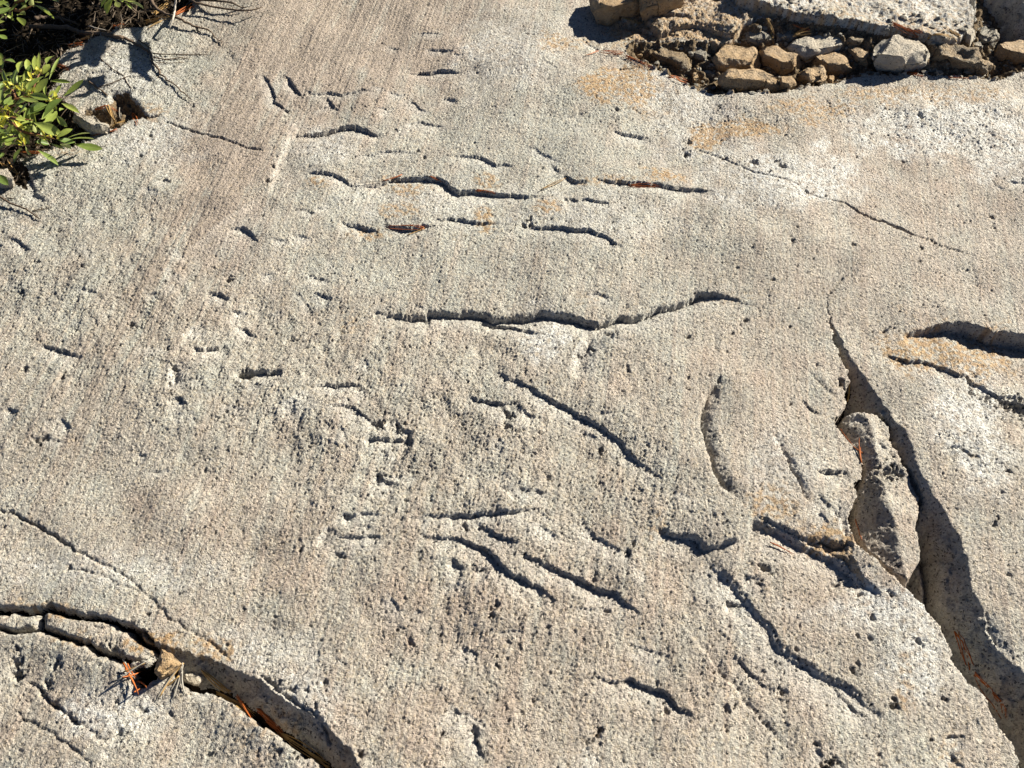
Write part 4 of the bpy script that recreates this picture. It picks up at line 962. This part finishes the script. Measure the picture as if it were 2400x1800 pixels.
bundle('b', 1200, 700, 1520, 600, 5, 22, M_TANN, "golden needle on the soil edge above the shrub", "golden needles above the shrub")
bundle('b', 1830, 460, 2010, 400, 5, 30, M_ORANGE, "orange needle on the soil edge near the overhanging sprig", "needles near the sprig")
bundle('k', 0, 320, 190, 460, 6, 30, M_TANN, "brown needle in the crack at the frame edge below the shrub", "needles in the edge crack")
bundle('k', 90, 330, 180, 480, 4, 25, M_TANN, "brown needle in the crack at the frame edge below the shrub", "needles in the edge crack")
bundle('k', 0, 550, 120, 500, 2, 14, M_ORANGE, "orange needle by the cream stone at the frame edge", "needles by the cream stone")
bundle('k', 190, 230, 380, 240, 4, 12, M_ORANGE, "rust needle under the lowest shrub leaves", "needles under the shrub")
bundle('k', 330, 180, 430, 170, 4, 14, M_TANN, "straw needle under the lowest shrub leaves", "straw needles under the shrub")

# grey needle tuft standing in the joint
tuft = bpy.data.objects.new("needle_tuft", None); COL.objects.link(tuft)
tb = P2T(*px('g', 600, 235)); tuft.location = tb
tag(tuft, "tuft of silvery grey dead needles beside the triangular stone", "needle tuft")
for a, b, mt in [((600, 232), (390, 525), M_GREYN), ((598, 240), (495, 455), M_GREYN), ((600, 250), (520, 515), M_GREYN), ((595, 290), (612, 465), M_GREYN), ((570, 330), (470, 420), M_TANN), ((590, 260), (545, 400), M_GREYN), ((605, 235), (420, 500), M_TANN), ((590, 300), (575, 400), M_GREYN)]:
    p0 = P2G(*px('g', *a), tb.z + .020); p1 = P2G(*px('g', *b), tb.z + .012)
    bm = bmesh.new(); tube(bm, bez(p0, p1, RN.uniform(-.06, .10)), .0008, .0011, 5)
    o = link_mesh("needle", bm, mt); o.location = -tb; o.parent = tuft

# litter: brown bits nobody could count, in the soil hollow
def litter():
    bm = bmesh.new(); r = random.Random(9); n_ = 0
    sp = [(a, b) for a, b, *_ in SOIL]
    while n_ < 1500:
        q = (r.uniform(-60, 470), r.uniform(-60, 450)); v = P2G(*q, -.02)
        if not inside(sp, np.array([v.x]), np.array([v.y]))[0]: continue
        n_ += 1; a = r.uniform(0, 6.28); l = r.choice((.006, .010, .018, .03))
        p0 = Vector((v.x, v.y, hz(v.x, v.y) + r.uniform(.0005, .008))); p1 = p0 + Vector((math.cos(a) * l, math.sin(a) * l, r.uniform(-.003, .006)))
        p1.z = max(p1.z, hz(p1.x, p1.y) + .0005)
        tube(bm, [p0, (p0 + p1) / 2 + Vector((0, 0, .001)), p1], r.choice((.0005, .0007, .0014)), .0004, 3)
    o = link_mesh("litter", bm, simple("litter_bits", (.13, .095, .065), .97), smooth=False); o['kind'] = 'stuff'
    tag(o, "dry brown litter of broken twigs and needles on the dark soil", "litter")
litter()

# dead twigs
def twig(label, segs, mat=M_BARK, r0=.003, r1=.0008, group="dead twigs on the rock", name="dead_twig"):
    """segs: list of (text, z0, z1, r0, r1); the first is the stem, the rest are side shoots"""
    root = None
    for i, (t, z0, z1, ra, rb) in enumerate(segs):
        p = pl(t); n_ = len(p); pts = []
        for k, q in enumerate(p):
            z = z0 + (z1 - z0) * k / max(n_ - 1, 1)
            g = P2T(q[0], q[1]); pts.append(P2G(q[0], q[1], g.z + max(z, ra * .8)))
        fine = []
        for k in range(n_ - 1):
            for s in range(4):
                u = s / 4; v = pts[k].lerp(pts[k + 1], u)
                fine.append(v + Vector((RN.uniform(-1, 1), RN.uniform(-1, 1), RN.uniform(-.5, .8))) * ra * .35)
        fine.append(pts[-1])
        bm = bmesh.new(); tube(bm, fine, ra, rb, 6)
        if root is None:
            root = link_mesh(name, bm, mat, loc=fine[0].copy()); tag(root, label, "twig", group)
        else:
            o = link_mesh("side_shoot", bm, mat); o.location = -root.location; o.parent = root
twig("thick dark dead branch crossing from the soil over the pale rock", [("b 500,440 600,430 1100,440 1300,520 1750,565 2000,620 c 0,470 150,540 300,620 420,700 430,800 530,960 650,1050 800,1180 940,1290", .008, .001, .0048, .0008),
      ("c 430,690 600,702 900,708 1200,705", .004, .001, .0012, .0005), ("c 440,740 580,772 700,762 780,745 900,766", .003, .001, .0012, .0007), ("c 470,812 640,818 850,810", .003, .001, .0008, .0004),
      ("c 520,950 500,1000 490,1010", .002, .001, .001, .0005), ("c 240,520 330,570 420,640", .01, .006, .0016, .001)])
twig("brown dead branch with a cream knot, ending in a thin curved tip", [("c 380,-60 420,20 480,110 600,190 720,220 850,285 980,345 1130,380 1180,410 1260,500 1350,570", .016, .001, .0036, .0006), ("c 1000,345 1010,400 1060,430", .004, .002, .0022, .001)])
twig("short grey stick with a bleached white end, pointing at the viewer", [("c 730,-40 725,60 715,150 700,230 650,380", .05, .012, .0020, .0017)], M_GBARK)
twig("long slim twig raised above the rock near the upper frame edge", [("c 850,-30 1000,40 1100,62 1250,100 1500,130 1650,140 1780,115 1860,92", .018, .010, .0024, .0009), ("c 900,-20 1300,15 1480,40 1560,90 1640,105", .02, .006, .0022, .0008)])
twig("thin black root lying in the crack that points at the pointed stone", [("a 1150,440 1250,520 1330,570 1400,640", .002, .001, .0018, .001), ("a 1290,520 1450,470 1620,395 1700,365", .002, .001, .0009, .0005), ("a 1290,140 1450,280 1600,370 1650,470 1730,580", .002, .001, .0011, .0005)])
twig("forked dark twig lying on the rock at the frame edge below the shrub", [("k -40,600 0,640 100,700 220,745 300,790 370,850", .008, .002, .0022, .0009), ("k 300,770 400,755 490,730", .003, .001, .0009, .0004), ("k 60,650 130,655 0,655", .003, .002, .0009, .0005)])
twig("grey stick half hidden in the litter under the upper shrub", [("b 560,300 640,280 800,280 1100,330 1300,420", .02, .01, .0040, .002)], M_BARK)
twig("pale thin stick at the soil edge beside the thick dark branch", [("b 1440,420 1560,460 1720,490", .012, .008, .0013, .0009), ("b 1330,520 1430,530 1680,540", .010, .008, .0010, .0006)], M_GBARK)

# leaves
def leaf_mesh(name, wid, fold, curl):
    bm = bmesh.new(); n_ = 7; rows = []
    for i in range(n_ + 1):
        t = i / n_; wv = wid * (math.sin(math.pi * min(1, t ** 1.25 * 1.0)) ** .8 if 0 < t < 1 else 0) * .5 + (.012 if i == 0 else 0)
        zc = curl * (t * t - .3 * t); row = []
        for s in (-1, -.5, 0, .5, 1):
            row.append(bm.verts.new((t, s * wv, zc + abs(s) * wv * fold)))
        rows.append(row)
    for i in range(n_):
        for k in range(4):
            bm.faces.new((rows[i][k], rows[i + 1][k], rows[i + 1][k + 1], rows[i][k + 1]))
    bmesh.ops.remove_doubles(bm, verts=bm.verts, dist=1e-5)
    for f in bm.faces: f.smooth = True
    me = bpy.data.meshes.new(name); bm.to_mesh(me); bm.free(); return me

def leaf_mat(name, col, back):
    m, n, b = new_mat(name); N = NB(n)
    tc = N('TexCoord').outputs['Object']; oi = N('ObjectInfo').outputs['Random']
    sx = N('SeparateXYZ'); N.link(tc, sx.inputs[0])
    rib = N.math('LESS_THAN', N.math('ABSOLUTE', sx.outputs[1]), .012)
    c = N.mix(oi, col, (col[0] * .62, col[1] * .72, col[2] * .7))
    c = N.mix(.4, c, N.ramp(N.noise(tc, 7, 3), [(.3, .3), (.7, .7)]), 'OVERLAY')
    c = N.mix(N.math('MULTIPLY', rib, .5), c, (.26, .30, .10))
    bf = N('NewGeometry').outputs['Backfacing']
    c = N.mix(bf, c, back)
    N.link(c, b.inputs['Base Color']); b.inputs['Roughness'].default_value = .45
    tr = N('BsdfTranslucent'); N.link(N.mix(.5, c, (.30, .36, .03)), tr.inputs[0])
    mx = N('MixShader'); mx.inputs[0].default_value = .33
    N.link(b.outputs[0], mx.inputs[1]); N.link(tr.outputs[0], mx.inputs[2])
    out = [x for x in n.nodes if x.type == 'OUTPUT_MATERIAL'][0]; N.link(mx.outputs[0], out.inputs[0])
    return m
M_LEAF = leaf_mat("leaf_green", (.31, .36, .075), (.42, .46, .18))
M_LEAFD = leaf_mat("leaf_dark", (.17, .23, .05), (.26, .31, .11))
M_LEAFY = leaf_mat("leaf_yellow", (.62, .54, .05), (.62, .56, .12))
LM = {}
def leaf(parent, a, b, width, mat, roll=0.0, fold=.35, curl=-.12, vi=0):
    d = b - a; L = d.length
    key = (round(min(max(width / L, .1), .6), 1), mat.name, vi)
    if key not in LM:
        me = leaf_mesh("leaf", max(.12, key[0]), (.35, .55, .2)[vi], (-.16, -.05, .14)[vi]); me.materials.append(mat); LM[key] = me
    o = bpy.data.objects.new("leaf", LM[key]); COL.objects.link(o); o.parent = parent
    xx = d.normalized(); yy = Vector((0, 0, 1)).cross(xx)
    yy = yy.normalized() if yy.length > 1e-4 else Vector((0, 1, 0)); zz = xx.cross(yy)
    M = Matrix((xx, yy, zz)).transposed().to_4x4() @ Matrix.Rotation(roll, 4, 'X') @ Matrix.Diagonal((L, L, L, 1))
    M.translation = a - parent.location
    o.matrix_local = M
    return o

def shrub(name, loc, label, group=None):
    o = bpy.data.objects.new(name, None); COL.objects.link(o); o.location = loc
    return tag(o, label, "shrub", group)
def filler(root, key, boxes, zr, n_, length, mat, seed):
    r = random.Random(seed)
    for _ in range(n_):
        x0, y0, x1, y1 = r.choice(boxes)
        a = P2G(*px(key, r.uniform(x0, x1), r.uniform(y0, y1)), r.uniform(*zr))
        an = r.uniform(0, 6.28); l = r.uniform(*length)
        b = a + Vector((math.cos(an) * l, math.sin(an) * l, r.uniform(-.3, .6) * l))
        leaf(root, a, b, l * r.uniform(.25, .38), mat if r.random() < .7 else M_LEAF, r.uniform(-.6, .6), vi=r.randrange(3))
RL = random.Random(33)
sh = shrub("green_shrub", P2G(-30, 330, -.02), "low shrub with glossy narrow green leaves and yellow buds at the frame edge", "shrubs")
LV = """650,440 920,455 70;820,640 1110,440 110;660,680 810,490 70;630,650 720,560 60;590,630 590,500 60;420,620 640,420 130;330,600 560,370 90 d;580,400 700,300 110;560,350 640,220 100;600,220 680,80 100;490,350 530,110 50;
350,470 400,150 130 d;440,300 460,140 60;180,480 250,180 110 d;240,330 280,170 80;300,560 310,440 90;640,420 770,120 30;130,540 20,280 60 d;30,300 30,150 60;5,700 30,420 70 d;380,620 620,660 90;250,650 520,740 60;350,880 610,740 140 d;
560,920 810,660 150 d;800,730 1010,820 90;730,890 860,1030 90;570,1020 740,860 120;230,870 380,740 150 d;340,960 200,930 90;380,770 500,740 80;180,950 310,1070 70 y;130,1000 220,1130 60;220,1080 380,1260 80;440,980 800,1130 130;
740,1180 930,1050 90;880,1180 1150,1080 70;910,1200 1220,1160 110 d;740,1200 970,1250 100 d;960,1260 1340,1340 100 d;650,1250 840,1340 80;780,1260 920,1320 100;490,1340 760,1530 90 d;440,1230 640,1260 90 d;280,1310 150,1500 90 d;330,1280 390,1400 110 d;
0,1240 230,1190 70;70,1270 300,1240 70 d;-20,1200 140,1160 60;-20,1060 100,1130 70 d;100,1000 -20,1050 70;60,660 110,580 40;70,400 150,470 60 d;60,170 200,200 80 d;-30,60 40,160 70;200,740 330,680 90 d;-20,560 60,470 60 d;-30,800 30,690 60;150,640 60,760 70 d;
260,1000 420,960 60;430,1010 470,1110 60;560,1130 620,1040 60;-40,420 10,330 60 d;100,760 190,700 70 d;420,480 500,420 60;690,760 760,830 60;770,830 830,800 60;-30,1330 60,1290 80 d;0,1440 40,1390 60 d"""
for row in LV.replace("\n", "").split(";"):
    t = row.split(); x0, y0 = map(float, t[0].split(',')); x1, y1 = map(float, t[1].split(',')); wd = float(t[2]); k = t[3] if len(t) > 3 else ''
    lowf = max(0, min(1, (y0 - 900) / 500)); zb = .055 - .03 * lowf + RL.uniform(-.008, .008); zt = zb + RL.uniform(-.016, .012) - .01 * lowf
    a = P2G(*px('a', x0, y0), zb); b = P2G(*px('a', x1, y1), max(zt, .004))
    sc = 1.0 / 5.53 * 1.75 / F
    leaf(sh, a, b, wd * sc * .78, {'d': M_LEAFD, 'y': M_LEAFY}.get(k, M_LEAF), RL.uniform(-.5, .5), vi=RL.randrange(3))
filler(sh, 'a', [(0, 350, 450, 750), (0, 750, 650, 1150), (0, 1000, 500, 1280)], (.004, .032), 70, (.020, .036), M_LEAF, 17)
for cx, cy, n_ in ((170, 540, 8), (400, 640, 7), (700, 690, 8), (30, 900, 22), (620, 1170, 9), (300, 1250, 7), (520, 340, 9), (440, 410, 6), (270, 560, 6), (10, 990, 10), (720, 1200, 5), (60, 800, 8)):
    c0 = P2G(*px('a', cx, cy), .05 if cy < 1000 else .035)
    for _ in range(n_):                                  # yellow bud scales at the shoot tips
        d = Vector((RL.uniform(-1, 1), RL.uniform(-1, 1), RL.uniform(.1, 1))).normalized() * RL.uniform(.008, .016)
        s = c0 + Vector((RL.uniform(-1, 1), RL.uniform(-1, 1), RL.uniform(-.5, .5))) * (.014 if n_ > 15 else .006)
        o = leaf(sh, s, s + d, d.length * .35, M_LEAFY, RL.uniform(-1, 1), vi=RL.randrange(3)); o.name = "bud_scale"
def stems(root, lst, mat=M_BARK, key='a', name='stem'):
    for t, z0, z1, r0, r1 in lst:
        p = [(px(key, *map(float, q.split(',')))) for q in t.split()]
        pts = [P2G(q[0], q[1], z0 + (z1 - z0) * i / (len(p) - 1)) for i, q in enumerate(p)]
        bm = bmesh.new(); tube(bm, pts, r0, r1, 5); o = link_mesh(name, bm, mat); o.location = -root.location; o.parent = root
M_STEM = simple("stem_red", (.20, .09, .04), .4)
stems(sh, [("-300,900 -100,920 60,900 240,940 420,950", .0, .05, .004, .002), ("60,900 200,680 400,640 640,690 820,650", .03, .05, .003, .0015), ("60,900 250,1080 400,1130 600,1170 740,1200", .02, .035, .003, .0015), ("200,660 160,560 130,540", .045, .055, .002, .0012), ("400,640 470,430 520,340", .045, .055, .002, .001), ("250,1080 300,1200 310,1280", .03, .03, .002, .001)], M_STEM)

# the corner shrub and the taller bush off the upper edge whose sprig hangs into view and whose branches shade the soil
sh2 = shrub("green_shrub", P2G(-10, -20, -.02), "dark green shrub filling the upper corner over the litter", "shrubs")
for t in "550,80 890,300 140 d;500,-30 530,90 90;560,20 690,70 60;50,210 240,340 50;290,280 390,410 100 d;290,250 370,180 90;200,180 220,340 110 d;340,50 440,110 80;230,60 250,200 120 d;100,120 150,190 80;-40,60 40,120 60;-30,560 120,640 120 d;-40,480 90,540 90 d;820,-20 950,30 60 d;60,20 140,-60 90;420,40 500,-60 90 d;0,330 60,260 60 d;150,120 60,40 80 d;620,-10 700,-60 60;-20,200 60,180 70;330,150 420,120 70 d;240,20 330,-40 90 d".split(";"):
    q = t.split(); a = P2G(*px('b', *map(float, q[0].split(','))), .075 + RL.uniform(-.02, .02)); b = P2G(*px('b', *map(float, q[1].split(','))), .065 + RL.uniform(-.02, .02))
    leaf(sh2, a, b, float(q[2]) / 6.9125 * 1.85 / F, M_LEAFD if len(q) > 3 else M_LEAF, RL.uniform(-.5, .5), vi=RL.randrange(3))
stems(sh2, [("-300,100 0,150 200,150 330,180 560,80", .02, .07, .004, .002), ("200,150 260,40 500,-40", .06, .08, .003, .002)], M_STEM, 'b')
filler(sh2, 'b', [(-500, -500, 350, -40), (-600, -100, -60, 500)], (.03, .12), 60, (.03, .05), M_LEAFD, 3)

sh3 = shrub("green_shrub", P2G(120, -230, 0), "leafy sprig hanging into view from beyond the upper frame edge", "shrubs")
for t in "1740,-10 1640,110 130 d;1830,-40 1720,230 110 ;1870,20 1940,130 90;1990,0 2330,100 120;2020,30 2150,150 55;1900,-20 1990,10 60;1800,-60 1700,-20 100;1950,-50 2100,-40 90;1850,-40 1900,40 60;1700,-60 1600,0 90 d;2050,-40 2200,-20 90".split(";"):
    q = t.split(); a = P2G(*px('b', *map(float, q[0].split(','))), .085 + RL.uniform(-.012, .012)); b = P2G(*px('b', *map(float, q[1].split(','))), .07 + RL.uniform(-.012, .012))
    leaf(sh3, a, b, float(q[2]) / 6.9125 * 1.85 / F, M_LEAFD if len(q) > 3 else M_LEAF, RL.uniform(-.5, .5), vi=RL.randrange(3))
# its branches beyond the frame, standing between the sun and the soil
SD = Vector((SUNV.x, SUNV.y, 0)).normalized() / math.tan(SUN_EL)
def over(q, h):
    g = P2G(q[0], q[1], -.005); return Vector((g.x, g.y, 0)) + SD * h + Vector((0, 0, h))
for t, h0, h1, r0, r1 in [("c 300,330 230,350 230,640", .17, .16, .010, .006), ("c 230,640 245,1000 270,1050", .16, .14, .011, .009), ("c 270,1050 330,1100 380,1160", .14, .13, .005, .002), ("c 960,-40 950,60 930,260", .13, .12, .009, .006),
                       ("b 1750,560 1560,720 1480,900 1300,1000", .17, .15, .012, .008), ("b 1480,900 1400,1100 1440,1260", .16, .14, .012, .006), ("b 1480,880 1250,900 1000,920", .15, .14, .006, .003), ("b 1300,1180 1100,1210 930,1250", .14, .13, .006, .003),
                       ("a 1180,520 1200,620 1100,700 900,700", .13, .12, .007, .004), ("a 1050,560 900,640 880,680", .13, .12, .006, .004), ("c 1000,200 1150,240 1300,235 1500,200 1680,170", .13, .125, .0026, .0016)]:
    p = pl(t); pts = [over(q, h0 + (h1 - h0) * i / (len(p) - 1)) for i, q in enumerate(p)]
    bm = bmesh.new(); tube(bm, pts, r0, r1, 6); o = link_mesh("branch", bm, M_BARK); o.location = -sh3.location; o.parent = sh3
r = random.Random(44)
for _ in range(265):
    q = (r.uniform(-60, 255), r.uniform(-120, 130)); h = r.uniform(.14, .30)
    if q[1] > 118 - max(0, q[0] - 60) * .5: continue
    a = over(q, h); an = r.uniform(0, 6.28); l = r.uniform(.05, .075)
    leaf(sh3, a, a + Vector((math.cos(an) * l, math.sin(an) * l, r.uniform(-.3, .5) * l)), l * .33, M_LEAFD, r.uniform(-.6, .6), vi=r.randrange(3))
sh4 = shrub("seedling", P2G(-20, 470, 0), "single narrow leaf sprig at the frame edge beside the cream stone", "shrubs")
for a, b in (((-20, 430), (70, 525)), ((-60, 240), (30, 255)), ((-50, 290), (0, 250))):
    leaf(sh4, P2G(*px('k', *a), .03), P2G(*px('k', *b), .025), .012, M_LEAFD, .2)
